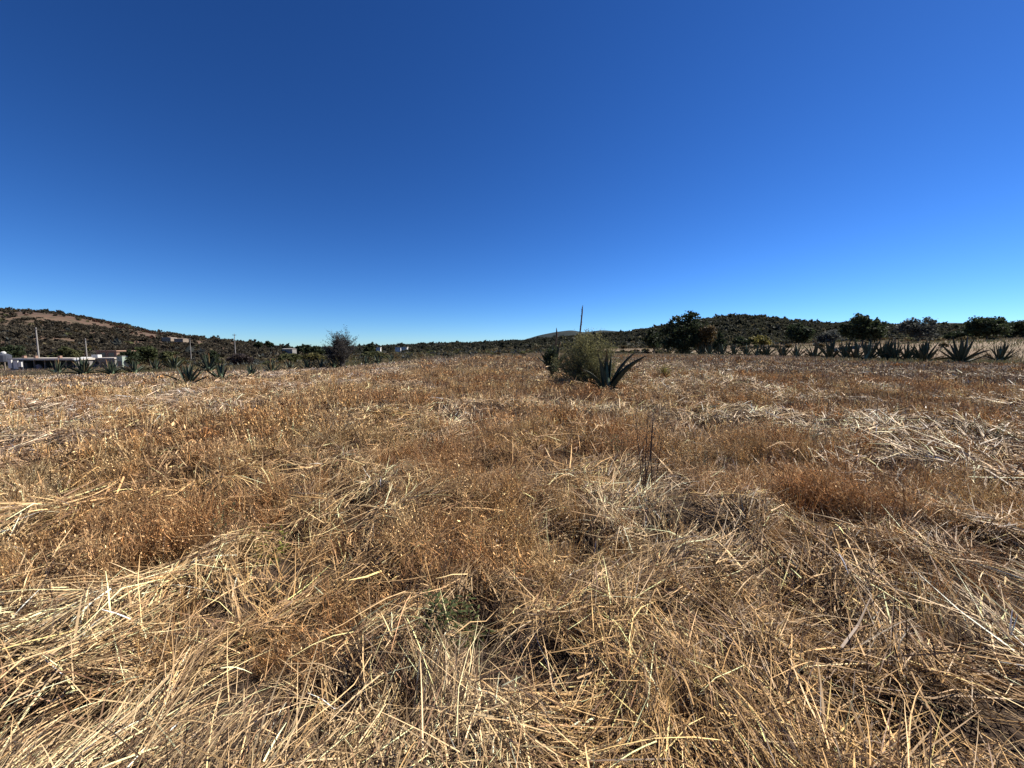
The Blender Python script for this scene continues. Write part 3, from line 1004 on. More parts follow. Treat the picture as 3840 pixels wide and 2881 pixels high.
# scrub covering the hills and the plain beyond the field
def scrub_source(name, n, size, pal, seeds):
    out = []
    for s in seeds:
        r = np.random.default_rng(500 + s)
        lobes = [(r.normal(0, 0.3), r.normal(0, 0.3), r.uniform(0.35, 0.7), r.uniform(0.35, 0.6), r.uniform(0.35, 0.6), r.uniform(0.3, 0.42)) for _ in range(4)]
        me, _ = crown_mesh(f'{name}_{s}', lobes, n, size, pal[0], pal[1], r)
        out.append(me)
    return source(out, name)
SCR_D = scrub_source('dark_scrub', 130, 0.24, HILLG, range(4))
SCR_M = source([crown_mesh(f'mixed_scrub_{k}', [(0.2, 0, 0.5, 0.6, 0.55, 0.4), (-0.3, 0.1, 0.4, 0.5, 0.5, 0.35)], 130, 0.24, *(p), np.random.default_rng(700 + k))[0]
                for k, p in enumerate([OLIVE, HILLG, BROWN, BLUEG, ((0.08, 0.068, 0.04), (0.15, 0.125, 0.07))])], 'mixed_scrub')

SCR_L = scrub_source('brown_scrub', 130, 0.24, ((0.034, 0.030, 0.021), (0.095, 0.078, 0.054)), range(4, 8))
def hill_scatter(name, Hd, n, coll, nk, s0, s1, mask, seed, tmin=0.0):
    r = np.random.default_rng(seed)
    X, Y, Z = Hd['X'], Hd['Y'], Hd['Z']
    a = r.uniform(0, X.shape[0] - 1.001, n)
    b = (tmin + (1 - tmin) * r.random(n)) * (Hd['nd'] - 1.001)
    i, j = a.astype(int), b.astype(int)
    fa, fb = a - i, b - j
    def L(Q):
        return Q[i, j] * (1 - fa) * (1 - fb) + Q[i + 1, j] * fa * (1 - fb) + Q[i, j + 1] * (1 - fa) * fb + Q[i + 1, j + 1] * fa * fb
    x, y, z = L(X), L(Y), L(Z)
    px = Hd['px'][0] + (Hd['px'][-1] - Hd['px'][0]) * a / (X.shape[0] - 1)
    keep = r.random(n) < mask(px, b / (Hd['nd'] - 1), x, y)
    x, y, z = x[keep], y[keep], z[keep]
    m = len(x)
    s = r.uniform(s0, s1, m) * np.exp(r.normal(0, 0.25, m))
    scatter(name, np.stack([x, y, z - 0.1 * s], -1), np.stack([np.zeros(m), np.zeros(m), r.uniform(0, 6.28, m)], -1),
            np.stack([s, s, s * r.uniform(0.7, 1.2, m)], -1), r.integers(0, nk, m), coll)

def left_mask(px, t, x, y):
    band = np.clip((fbm(x, y, 50, 91, 3) - 0.27) * 5, 0.2, 1)
    bare = sstep(0.66, 0.72, t) * (1 - sstep(0.86, 0.91, t)) * (1 - sstep(150, 240, px))
    return np.clip(band * (1 - 0.92 * bare) + 0.8 * (t > 0.93), 0, 1)
hill_scatter('hill_scrub', HL, 10500, SCR_L, 4, 1.5, 3.2, left_mask, 1)
hill_scatter('hill_scrub', HL, 2600, SCR_M, 5, 1.4, 3.0, lambda p, t, x, y: left_mask(p, t, x, y) * 0.9 + 0.06, 2)
RED = source([crown_mesh(f'rust_scrub_{k}', [(0, 0, 0.35, 0.8, 0.8, 0.35)], 130, 0.26, (0.05, 0.022, 0.016), (0.11, 0.05, 0.035), np.random.default_rng(800 + k))[0] for k in range(2)], 'rust_scrub')
hill_scatter('hill_scrub', HL, 4200, RED, 2, 1.4, 2.6, lambda p, t, x, y: sstep(40, 90, p) * (1 - sstep(150, 230, p)) * sstep(0.84, 0.88, t) * (1 - sstep(0.95, 0.98, t)) * 0.8 + 0.05 * (fbm(x, y, 40, 98, 2) > 0.55), 5, tmin=0.3)
hill_scatter('hill_scrub', HM, 17000, SCR_D, 4, 1.9, 3.6, lambda p, t, x, y: np.clip((fbm(x, y, 45, 95, 3) - 0.33) * 5, 0.15, 1), 3)
hill_scatter('hill_scrub', HM, 4500, SCR_M, 5, 1.4, 2.8, lambda p, t, x, y: np.full(len(p), 0.8), 4)

def plain_scrub():
    r = np.random.default_rng(77)
    n = 9000
    px = r.uniform(-60, 1090, n)
    dep = r.uniform(0, 1, n) ** 1.4 * 190 + 2.0
    u = (px - 512) / 401
    y = bound_depth(u) + dep
    x = u * y
    keep = r.random(n) < np.clip((fbm(x, y, 22, 88, 3) - 0.40) * 4.5, 0.04, 0.95)
    # keep the farmyard on the left clear
    keep &= ~((x < -55) & (y < 100) & (x / y < -0.62))
    dp = y - bound_depth(x / y)
    keep &= ~((x > 8) & (dp < 45) & (r.random(n) < 0.93))
    keep &= ~((x <= 8) & (dp < 22) & (r.random(n) < 0.85))
    x, y = x[keep], y[keep]
    m = len(x)
    s = r.uniform(0.35, 0.9, m) * (1 + 0.008 * (y - 60))
    scatter('field_edge_scrub', np.stack([x, y, hgt(x, y) - 0.05], -1), np.stack([np.zeros(m), np.zeros(m), r.uniform(0, 6.28, m)], -1),
            np.stack([s, s, s], -1), r.integers(0, 5, m), SCR_M)
    # rough dry grass of the plain beyond
    n = 90000
    px = r.uniform(-60, 1090, n)
    u = (px - 512) / 401
    y = bound_depth(u) + r.uniform(0, 1, n) ** 1.3 * 130
    x = u * y
    t = fbm(x, y, 18, 99, 2)
    P0 = np.stack([x, y, hgt(x, y) - 0.02], -1)
    hh = r.uniform(0.15, 0.5, n)
    P1 = P0 + np.stack([r.normal(0, 0.1, n), r.normal(0, 0.1, n), hh], -1)
    P = np.stack([P0, P1], 1)
    wa = r.uniform(-0.6, 0.6, n)
    W = np.stack([np.cos(wa), np.sin(wa), np.zeros(n)], -1)[:, None] * np.array([1, 0.4])[None, :, None] * 0.05
    c = mixc((0.40, 0.29, 0.17), (0.24, 0.22, 0.09), np.clip(t * 2.4 - 0.7 + r.normal(0, 0.15, n), 0, 1))
    V, q, T = ribbons(P, W, c * np.exp(r.normal(0, 0.2, n))[:, None])
    link_stuff('rough_grass', (V, q, T))
plain_scrub()

# ------------------------------------------------------------------ agaves
def agave_leaf_mesh(k, bend, wid, seed):
    r = np.random.default_rng(seed)
    seg, cs = 11, 6
    V, T = [], []
    x = z = 0.0
    e = 0.0
    tw = r.normal(0, 0.15)
    for i in range(seg + 1):
        t = i / seg
        prof = (0.72 + 0.28 * math.sin(min(t / 0.45, 1) * PI / 2)) * (1 - max(0, (t - 0.35) / 0.65) ** 1.7)
        wv = wid * max(prof, 0.012)
        if t < 0.08:
            wv *= 0.9
        th = 0.05 * wid / 0.16 * (1 - t) ** 0.8 + 0.004
        cup = 0.30 * wv
        nx, nz = -math.sin(e), math.cos(e)
        for (a, b) in ((-1, 1), (-0.5, 0.25), (0, 0), (0.5, 0.25), (1, 1), (0, -1)):
            if (a, b) == (0, -1):
                off = -th
                yy = 0
            else:
                off = cup * b
                yy = a * wv * 0.5
            yy2 = yy * math.cos(tw * t) - off * math.sin(tw * t)
            of2 = yy * math.sin(tw * t) + off * math.cos(tw * t)
            V.append((x + nx * of2, yy2, z + nz * of2))
            g = np.array([0.027, 0.040, 0.025])
            if t > 0.93:
                g = np.array([0.05, 0.03, 0.02])
            elif t > 0.8:
                g = g * (1 - (t - 0.8) * 3) + np.array([0.13, 0.09, 0.04]) * (t - 0.8) * 3
            if t < 0.15:
                g = g * 0.6 + np.array([0.14, 0.14, 0.09]) * 0.4
            T.append(g)
        e += bend * (0.4 + 1.2 * t) / seg
        x += math.cos(e) / seg
        z += math.sin(e) / seg
    F = []
    for i in range(seg):
        for j in range(cs):
            j2 = (j + 1) % cs
            F.append((i * cs + j, i * cs + j2, (i + 1) * cs + j2, (i + 1) * cs + j))
    b0 = seg * cs
    # small marginal teeth
    V = list(V)
    n0 = len(V)
    tri = []
    for i in range(1, seg - 1):
        for j, sg in ((0, -1), (4, 1)):
            p = Vector(V[i * cs + j])
            q2 = Vector(V[(i + 1) * cs + j])
            for f in (0.0, 0.5):
                a = p.lerp(q2, f)
                b = p.lerp(q2, f + 0.16)
                c = p.lerp(q2, f + 0.12) + Vector((0, sg * 0.012, 0.008))
                tri.append((len(V), len(V) + 1, len(V) + 2))
                V += [tuple(a), tuple(b), tuple(c)]
                T += [np.array([0.06, 0.035, 0.02])] * 3
    caps = [(5, 4, 3), (5, 3, 2), (5, 2, 1), (5, 1, 0)] + [(b0, b0 + 1, b0 + 5), (b0 + 1, b0 + 2, b0 + 5), (b0 + 2, b0 + 3, b0 + 5), (b0 + 3, b0 + 4, b0 + 5)]
    return mesh_np(f'leaf_{k}', np.array(V), [np.array(F), np.array(tri + caps)], M['agave'], np.array(T), smooth=False)

BENDS = [0.35, 0.12, -0.15, -0.45, -0.85, -1.3]
LEAVES = [agave_leaf_mesh(k, b, 0.125, k) for k, b in enumerate(BENDS)]

def agave_core():
    mb = MB()
    pts = [(0, 0, -0.1), (0, 0, 0.05), (0, 0, 0.22), (0, 0, 0.4), (0.01, 0, 0.62), (0.01, 0, 0.8)]
    mb.tube(pts, [0.13, 0.16, 0.13, 0.08, 0.035, 0.004], 8)
    return mb.mesh('heart', M['agave'], np.tile([0.07, 0.1, 0.06], (mb.n, 1)), smooth=True)
CORE = agave_core()

def leaf_on(t, k, L, az, el, wscale=1.0, roll=0.0, off=0.05, zo=0.0):
    o = link('leaf', LEAVES[k], t)
    m = Matrix.Rotation(az, 4, 'Z') @ Matrix.Translation((off, 0, zo)) @ Matrix.Rotation(-el, 4, 'Y') @ Matrix.Rotation(roll, 4, 'X') @ Matrix.Diagonal((L, L * wscale, L * wscale, 1))
    o.matrix_local = m
    return o

def agave(label, px, py_base, py_top, depth=None, n=20, seed=0, spread=1.0, group=None, wscale=1.0, loc=None, up=1.0):
    r = random.Random(seed)
    if loc is None:
        if depth is None:
            x, y, z = ground_hit(px, py_base)
        else:
            u, v = pxdir(px, py_base)
            x, y = u * depth, depth
            z = float(hgt(x, y))
    else:
        x, y, z = loc
    zt = EYE + pxdir(px, py_top)[1] * y
    H = max(0.6, (zt - z)) * 0.97 * up
    t = thing('agave', label, 'agave', (x, y, z), r.uniform(0, 6.28), group)
    link('heart', CORE, t, scale=(H, H, H))
    for i in range(n):
        f = (i + 0.5) / n
        el = R(84) * (1 - f) ** 0.8 + R(12) * f + r.gauss(0, 0.10)
        el = min(max(el, R(6)), R(88))
        az = i * 2.39996 + r.gauss(0, 0.18)
        if f < 0.4:
            k = r.choice([1, 1, 2, 0])
        elif f < 0.8:
            k = r.choice([0, 1, 2, 3, 3])
        else:
            k = r.choice([0, 2, 3, 4])
        L = H * (1.05 - 0.15 * f) * r.uniform(0.82, 1.08) * spread
        if f < 0.35:
            L = min(L, H * 1.02 / max(0.5, math.sin(el)))
        leaf_on(t, k, L, az, el, wscale * r.uniform(0.85, 1.15), r.gauss(0, 0.12), 0.04 * H, 0.05 * H * (1 - f))
    return t

# left-hand agaves, from the left edge of the field to the leafless shrub
GL = 'agaves along the left edge of the field'
LEFT_AG = [
    (58, 373.5, 361, 13, 'small agave in front of the dark shed opening, leftmost of the left agaves'),
    (83.5, 375, 359, 22, 'bushy agave directly below the white awning at the shed corner'),
    (112, 374.3, 362, 22, 'dense dark agave in front of the grey block house'),
    (135, 373.3, 361, 18, 'sparse agave just right of the pale green column, first of three alike'),
    (156, 371.5, 360, 18, 'agave with spread leaves midway between the pale green column and the near agave'),
    (175, 370, 357, 18, 'agave behind and left of the nearest left agave'),
    (188, 386.3, 367, 18, 'nearest agave on the left side of the field, wide with low spreading leaves'),
    (209, 372, 355, 16, 'tall agave behind the gap between the two near left agaves'),
    (221, 380.3, 363.5, 14, 'upright agave right of the nearest left one, second nearest'),
    (251, 378, 365, 12, 'agave with one leaf arching to the ground, third nearest on the left'),
    (272, 373.5, 361, 16, 'agave in the middle of the stretch between the thin pole and the leafless shrub'),
    (290, 372, 361.5, 13, 'small agave fourth to the left of the leafless shrub'),
    (308, 371, 360, 16, 'agave third to the left of the leafless shrub'),
    (322, 370.3, 359.5, 16, 'agave second to the left of the leafless shrub'),
    (334, 368.8, 358, 14, 'agave growing against the foot of the leafless shrub'),
    (366, 364.5, 355.5, 12, 'small agave first to the right of the leafless shrub'),
    (378, 363.5, 355.5, 12, 'small agave second to the right of the leafless shrub'),
    (392, 362, 354.5, 12, 'small agave last of the left line, in the open grass left of centre'),
]
for k, (px, pb, pt, n, lab) in enumerate(LEFT_AG):
    agave(lab, px, pb, pt, n=n, seed=200 + k, group=GL, spread=1.2 if k == 6 else 1.05, up=1.18)

# right-hand row
GR = 'agaves in the long row on the right'
RIGHT_AG = [
    (668, 354.5, 345, 'small faint agave at the left end of the right row, below the ridge scrub'),
    (687, 355.2, 345, 'small agave below the tallest dark tree, second from the left end of the right row'),
    (701, 355.7, 344.5, 'small agave third from the left end of the right row'),
    (709.5, 356, 344, 'small agave immediately left of the narrow upright tree'),
    (722, 356.3, 343.5, 'small agave at the foot of the narrow upright tree'),
    (734, 356.6, 344, 'small agave immediately right of the narrow upright tree'),
    (746, 357, 344, 'agave below the low dark bush, second right of the narrow upright tree'),
    (757, 357.3, 344.5, 'agave below the yellow green bush, left one of two'),
    (766, 357.6, 344, 'agave below the yellow green bush, right one of two'),
    (782, 358, 345, 'agave below the spreading tree, left one of two'),
    (796, 358.4, 344.5, 'agave below the spreading tree, right one of two'),
    (814.5, 358.8, 343, 'upright agave in the gap left of the crowded part of the right row'),
    (830, 359.4, 342, 'first agave of the crowded middle part of the right row'),
    (845.5, 359.9, 341, 'tall narrow agave left of the spiky topped tree trunk'),
    (856, 360.2, 341, 'agave under the middle of the spiky topped tree'),
    (868, 360.8, 340.5, 'agave under the right half of the spiky topped tree'),
    (884.5, 361, 341, 'agave between the spiky topped tree and the grey blue tree, left of two'),
    (894, 361.3, 342, 'agave between the spiky topped tree and the grey blue tree, right of two'),
    (907, 361.5, 341, 'agave under the left side of the grey blue tree'),
    (924, 362, 339, 'large fan shaped agave under the grey blue tree, third from the right end'),
    (960.5, 363, 334.5, 'tallest agave of the right row, dark and upright, second from the right end'),
    (999.5, 362, 338, 'wide agave with bristling leaves at the right end of the row'),
]
for k, (px, pb, pt, lab) in enumerate(RIGHT_AG):
    agave(lab, px, pb, pt, n=26 if px > 900 else 18, seed=300 + k, group=GR, up=1.22 if px < 900 else 1.05 if px < 950 else 0.95, spread=0.94 + 0.05 * math.sin(k * 2.3), wscale=0.85 + 0.2 * math.sin(k * 1.7))
agave('dark agave half hidden behind the left side of the big yellow green bush', d(1196), 364, 343.5, depth=26, n=18, seed=400)

# the large agave in the middle, leaf by leaf
ax, ay, az_ = ground_hit(606, 394.5)
ag = thing('agave', 'large dark agave in the middle of the field with one leaf arching far right', 'agave', (ax, ay, az_), 0)
link('heart', CORE, ag, scale=(1.3, 1.3, 1.3))
BIG = [  # bend index, length, azimuth (0 = to the right, 90 = away), elevation, width
    (0, 1.62, 88, 84, 0.95), (1, 1.50, 20, 82, 1.0), (2, 1.58, 170, 84, 0.9), (2, 1.30, 230, 78, 0.95), (0, 1.2, 130, 72, 0.9),
    (3, 1.2, 350, 72, 0.8), (2, 1.25, 60, 72, 0.9), (3, 2.0, -14, 60, 1.2), (4, 2.15, 12, 66, 0.6), (4, 1.25, 185, 66, 0.9),
    (4, 1.35, 155, 64, 0.9), (3, 1.0, 215, 56, 0.8), (4, 0.95, 255, 55, 0.8), (3, 0.7, 285, 50, 0.8), (3, 1.0, 75, 50, 0.8),
    (5, 0.9, 200, 44, 0.8), (4, 0.7, 240, 30, 0.7), (5, 0.8, 300, 40, 0.7), (4, 0.8, 60, 30, 0.8), (5, 1.1, 120, 44, 0.8),
    (5, 0.85, 20, 30, 0.8), (5, 0.7, 270, 16, 0.7), (5, 0.8, 335, 20, 0.8), (5, 0.9, 220, 24, 0.8), (4, 1.3, 195, 60, 0.8), (5, 1.1, 172, 50, 0.7),
]
for k, L, a, e, ws in BIG:
    leaf_on(ag, k, L * 0.86, R(a), R(e), ws * 1.15, random.gauss(0, 0.1), 0.07, 0.02)

# dry flower stalk rising behind the bush
u, v = pxdir(d(1246), 360)
sx, sy = u * 21, 21
sz = float(hgt(sx, sy))
st = thing('agave_stalk', 'tall dry flower stalk leaning slightly right, rising behind the big bush', 'stalk', (sx, sy, sz))
u2, v2 = pxdir(d(1259), d(659))
top = Vector((u2 * 21 - sx, 0, EYE + v2 * 21 - sz))
mb = MB()
mb.tube([(0, 0, -0.1), tuple(top * 0.3 + Vector((-0.03, 0, 0))), tuple(top * 0.62 + Vector((-0.02, 0, 0))), tuple(top * 0.9), tuple(top)], [0.06, 0.052, 0.044, 0.034, 0.01], 7)
mb.build('stem', M['dark_stem'], st)
mb = MB()
for k in range(16):
    p = top * (0.5 + 0.48 * k / 16)
    a = random.uniform(0, 6.28)
    q = p + Vector((math.cos(a) * 0.06, math.sin(a) * 0.06, 0.12))
    mb.tube([tuple(p), tuple(q)], [0.03, 0.006], 4)
mb.build('bract', M['dark_stem'], st)['kind'] = 'stuff'
# short stump of a stalk on the hidden agave to its left
u, v = pxdir(d(1200), 350)
mb = MB()
hx, hy = u * 27, 27
hz = float(hgt(hx, hy))
zt = EYE + pxdir(d(1202), d(708))[1] * 27 - hz
mb.tube([(0, 0, -0.1), (0.02, 0, zt * 0.5), (0.05, 0, zt)], [0.06, 0.05, 0.02], 6)
mb.tube([(0.04, 0, zt * 0.7), (0.08, 0, zt * 0.85), (0.06, 0, zt * 0.97)], [0.05, 0.07, 0.02], 5)
o = mb.build('agave_stalk', M['dark_stem'], None, loc=(hx, hy, hz))
o['label'] = 'short broken stalk on the skyline just left of the big bush'
o['category'] = 'stalk'

# ------------------------------------------------------------------ the big bush in the middle
def big_bush():
    r = np.random.default_rng(12)
    u, v = pxdir(d(1266), 384)
    dep = 16.0
    x, y = u * dep, dep
    z = float(hgt(x, y))
    t = thing('leafy_bush', 'big rounded yellow green bush in the middle of the field, behind the large agave', 'bush', (x, y, z))
    k = dep / 401 * D      # metres per view px
    H = EYE + pxdir(d(1250), d(718))[1] * dep - z
    targets = []
    parts = []
    ns = 330
    mb = MB()
    tips = []
    for i in range(ns):
        a = r.uniform(0, 2 * PI)
        e = R(90) - abs(r.normal(0, 0.72))
        e = max(e, R(5))
        L = r.uniform(0.74, 1.0) * (1 + 0.10 * math.sin(3 * a + 1) + 0.07 * math.sin(7 * a + 5 * e))
        # ellipsoid envelope
        ex, ez = 2.0, H * 0.98
        dirv = np.array([math.cos(a) * math.cos(e), math.sin(a) * math.cos(e), math.sin(e)])
        s = 1 / math.sqrt((dirv[0] / ex) ** 2 + (dirv[1] / 1.25) ** 2 + (dirv[2] / ez) ** 2)
        end = dirv * s * L
        mid = end * 0.5 + np.array([r.normal(0, 0.08), r.normal(0, 0.08), 0.10])
        b = np.array([r.normal(0, 0.12), r.normal(0, 0.12), 0])
        mb.tube([tuple(b), tuple(mid), tuple(end)], [0.014, 0.009, 0.003], 3, cap=False)
        tips.append((b, mid, end))
    link('branches', mb.mesh('branches', M['twig']), t)
    tips = np.array(tips)
    n = 44000
    who = r.integers(0, ns, n)
    tt = r.beta(3.0, 1.2, n)[:, None]
    B, Mi, E = tips[who, 0], tips[who, 1], tips[who, 2]
    C = (1 - tt) ** 2 * B + 2 * tt * (1 - tt) * Mi + tt ** 2 * E
    C += r.normal(0, 1, (n, 3)) * (0.04 + 0.06 * r.random((n, 1)))
    C[:, 2] = np.maximum(C[:, 2], 0.05)
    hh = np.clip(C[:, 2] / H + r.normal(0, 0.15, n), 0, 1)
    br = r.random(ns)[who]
    col = mixc((0.034, 0.040, 0.022), (0.28, 0.255, 0.105), np.clip(-0.1 + 0.6 * br + 0.5 * hh, 0, 1)) * np.exp(r.normal(0, 0.2, n))[:, None]  # leaves tinted lighter towards the top, the sunlit crown painted into the colour
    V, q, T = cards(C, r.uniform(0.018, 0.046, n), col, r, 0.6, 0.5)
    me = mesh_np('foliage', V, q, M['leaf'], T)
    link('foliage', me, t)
    return t
big_bush()
tree('leafy_bush', 'small dark shrub tucked against the left side of the big yellow green bush', 'bush', d(1172), d(1214), d(738), 19, 4, DARKG, n=2600, seed=41, size=0.035)

# ------------------------------------------------------------------ leafless shrub on the left
def bare_shrub():
    r = random.Random(5)
    x, y, z = ground_hit(d(741), d(797))
    H = EYE + pxdir(d(745), d(716))[1] * y - z
    t = thing('leafless_shrub', 'tall grey fan shaped shrub with bare twigs, alone at the left field edge', 'shrub', (x, y, z))
    mb, tw = MB(), MB()
    def grow(p, dr, L, rad, lev, mbs):
        pts, rr = [tuple(p)], [rad]
        q, dd = Vector(p), Vector(dr)
        for s in range(3):
            dd = (dd + Vector((r.gauss(0, 0.10), r.gauss(0, 0.10), 0.05))).normalized()
            q = q + dd * (L / 3)
            pts.append(tuple(q))
            rr.append(rad * (1 - 0.25 * (s + 1)))
            if lev < 3:
                for _ in range(2 if lev == 0 else 2):
                    nd = (dd + Vector((r.gauss(0, 0.36), r.gauss(0, 0.36), r.gauss(0.05, 0.2)))).normalized()
                    grow(q, nd, L * r.uniform(0.42, 0.66), rad * 0.5, lev + 1, mbs)
        (mb if lev < 1 else tw).tube(pts, rr, 4 if lev < 2 else 3, cap=False)
    for k in range(17):
        a = r.uniform(0, 2 * PI)
        lean = abs(r.gauss(0.0, 0.42))
        grow((r.gauss(0, 0.12), r.gauss(0, 0.12), -0.05), Vector((math.cos(a) * math.sin(lean), math.sin(a) * math.sin(lean), math.cos(lean))), H * r.uniform(0.40, 0.58), 0.032, 0, None)
    link('branches', mb.mesh('branches', M['twig']), t)
    tm = tw.mesh('twigs', M['twig'])
    link('twigs', tm, t)
    rr = np.random.default_rng(3)
    n = 22000
    C = np.array(tw.v)[rr.integers(0, len(tw.v), n)] + rr.normal(0, 0.05, (n, 3))
    col = mixc((0.03, 0.028, 0.026), (0.09, 0.08, 0.07), rr.random(n))
    keep = rr.random(n) < np.clip(1.35 - C[:, 2] / H, 0.35, 1)
    V, q, T = cards(C[keep], 0.06, col[keep], rr, 0.7)
    link('dry_leaves', mesh_np('dry_leaves', V, q, M['leaf'], T), t)['kind'] = 'stuff'
bare_shrub()

# ------------------------------------------------------------------ poles
def pole(label, px, py_top, depth, arm=True, rad=0.15):
    u, v = pxdir(px, py_top)
    x = u * depth
    z = float(hgt(x, depth))
    H = EYE + v * depth - z
    t = thing('utility_pole', label, 'pole', (x, depth, z), 0, 'concrete poles on the left')
    m = MB()
    m.tube([(0, 0, -0.3), (0, 0, H * 0.5), (0, 0, H)], [rad * 1.2, rad, rad * 0.75], 8)
    m.build('shaft', M['concrete'], t)
    if arm:
        m = MB()
        m.box(-0.55, 0.55, -0.05, 0.05, H - 0.45, H - 0.35)
        m.build('crossarm', M['wood'], t)
        for sx in (-0.45, 0.0, 0.45):
            m = MB()
            m.tube([(sx, 0, H - 0.349), (sx, 0, H - 0.28), (sx, 0, H - 0.2)], [0.03, 0.05, 0.02], 6)
            m.build('insulator', M['glass'], t)
    return t
pole('thick grey concrete pole rising behind the long shed roof, nearest of the poles', d(77), d(707), 96, True, 0.155)
pole('grey concrete pole rising behind the white awning', d(184), d(731), 125, True, 0.15)
pole('thin faint pole standing on the slope between the sheds and the skyline pole', d(410), d(731), 170, True, 0.12)
pole('thin pole breaking the skyline right of the left hill', d(506), d(721), 118, True, 0.11)

# ------------------------------------------------------------------ the farmyard on the left
def at(px, py, dep):
    u, v = pxdir(px, py)
    return u * dep, EYE + v * dep

def n2p(v):
    return v * 1024 / 3840.0

def farmyard():
    dep = 86.0
    # open shed with long flat roof
    xl, zt = at(n2p(45), n2p(1343), dep)
    xr, _ = at(n2p(285), n2p(1343), dep)
    zg = float(hgt((xl + xr) / 2, dep)) - 0.1
    H = zt - zg
    W = xr - xl
    t = thing('open_shed', 'long low open fronted shed with a pale flat roof slab', 'shed', (xl, dep, zg))
    m = MB(); m.box(-0.3, W + 0.3, -0.6, 6.2, H - 0.42, H); m.build('roof', M['roofslab'], t)
    m = MB(); m.box(0, W, 5.8, 6.0, 0, H - 0.425); m.build('back_wall', M['block'], t)
    m = MB(); m.box(0, 0.25, 0, 5.795, 0, H - 0.425); m.build('side_wall', M['block'], t)
    m = MB(); m.box(W - 0.25, W, 0, 5.795, 0, H - 0.425); m.build('side_wall', M['block'], t)
    for k in range(1, 6):
        m = MB(); m.box(W * k / 6 - 0.1, W * k / 6 + 0.1, 0, 0.2, 0, H - 0.425); m.build('post', M['wood'], t)
    # small masonry stubs standing on the roof
    for f in (0.12, 0.30, 0.68):
        m = MB(); m.box(W * f, W * f + 0.5, 0.4, 0.9, H + 0.002, H + 0.5); m.build('roof_stub', M['brick'], t)
    # things under the roof
    for k, (f, w, h, mat, nm, lab, cat) in enumerate([
            (0.30, 1.5, 1.3, 'pink', 'cloth_pile', 'faded pink cloth heap under the shed roof', 'cloth'),
            (0.12, 1.1, 1.5, 'wood', 'crate_stack', 'brown stacked crates in the left bay of the shed', 'crates'),
            (0.62, 1.2, 1.6, 'tank', 'oil_drum', 'dark drum standing in the right bays of the shed', 'drum')]):
        q = thing(nm, lab, cat, (xl + W * f, dep + 1.2, zg))
        m = MB()
        if nm == 'oil_drum':
            m.tube([(0, 0, 0), (0, 0, h * 0.5), (0, 0, h)], [w / 2, w / 2 * 1.03, w / 2], 14)
            m.build('drum_body', M[mat], q)
        elif nm == 'crate_stack':
            for j in range(3):
                m = MB(); m.box(-w / 2 + 0.05 * j, w / 2 - 0.04 * j, -0.4, 0.4, j * 0.5 + 0.003, j * 0.5 + 0.48); m.build('crate', M[mat], q)
        else:
            rr = random.Random(3)
            for j in range(7):
                a = rr.uniform(-0.5, 0.5) * w
                m.tube([(a, rr.uniform(-.3, .3), 0), (a * 0.6, 0, h * rr.uniform(0.4, 0.8)), (a * 0.3, 0, h * rr.uniform(0.7, 1))], [0.35, 0.28, 0.08], 7)
            m.build('cloth', M[mat], q)
    # white painted gateway at the left end of the shed
    x0, _ = at(n2p(28), 360, dep - 2)
    x1, _ = at(n2p(78), 360, dep - 2)
    z0 = float(hgt(x0, dep - 2)) - 0.1
    ztop = at(0, n2p(1352), dep - 2)[1]
    g = thing('white_wall', 'broken white painted wall pieces at the left end of the shed', 'wall', (x0, dep - 2, z0))
    Hh, Wg = ztop - z0, x1 - x0
    for a, b, h0, h1 in ((0.0, 0.26, 0.28, 1.06), (0.40, 0.72, 0.22, 0.98), (0.76, 1.0, 0.40, 0.86), (0.0, 1.0, 0.0, 0.10)):
        m = MB(); m.box(a * Wg, b * Wg, 0, 0.25, h0 * Hh, h1 * Hh); m.build('wall_panel', M['white'], g)
    m = MB(); m.box(0.02 * Wg, 0.98 * Wg, 0.254, 0.4, 0, Hh * 0.95); m.build('dark_panel', M['tank'], g)
    # tank on a stand, far left edge
    xx, zz = at(n2p(12), n2p(1318), dep + 3)
    zb = float(hgt(xx, dep + 3))
    h = zz - zb
    q = thing('water_tank', 'dark grey round water tank on a stand with white lid at the left edge', 'tank', (xx, dep + 3, zb))
    m = MB(); m.tube([(0, 0, h * 0.42), (0, 0, h * 0.46), (0, 0, h * 0.8), (0, 0, h * 0.88)], [0.9, 1.15, 1.15, 0.5], 16); m.build('tank_body', M['tank'], q)
    m = MB(); m.tube([(0, 0, h * 0.881), (0, 0, h * 0.95), (0, 0, h)], [0.4, 0.42, 0.2], 12); m.build('lid', M['white'], q)
    for sx in (-0.8, 0.8):
        for sy in (-0.6, 0.6):
            m = MB(); m.box(sx - 0.08, sx + 0.08, sy - 0.08, sy + 0.08, -0.1, h * 0.42); m.build('leg', M['wood'], q)
    # white awning at the right end of the shed
    x0, zA = at(n2p(276), n2p(1340), dep - 1.5)
    x1, zB = at(n2p(322), n2p(1357), dep - 1.5)
    zg2 = float(hgt(x0, dep - 1.5))
    a = thing('awning', 'crumpled white awning at the right end of the shed roof', 'awning', (x0, dep - 1.5, zg2))
    nx, ny = 9, 4
    V, F = [], []
    Wd = x1 - x0
    for i in range(nx):
        for j in range(ny):
            f, gq = i / (nx - 1), j / (ny - 1)
            sag = 0.55 * math.sin(PI * f) + 0.2 * math.sin(7 * f + gq * 3)
            V.append((f * Wd, gq * 2.0 - 0.4, (zA - zg2) - (zA - zB) * (1 - gq) * 0.8 * (0.4 + sag) + 0.05))
    for i in range(nx - 1):
        for j in range(ny - 1):
            F.append((i * ny + j, (i + 1) * ny + j, (i + 1) * ny + j + 1, i * ny + j + 1))
    co = link('canopy', mesh_np('canopy', np.array(V), np.array(F), M['white'], smooth=True), a)
    md = co.modifiers.new('thickness', 'SOLIDIFY'); md.thickness = 0.03
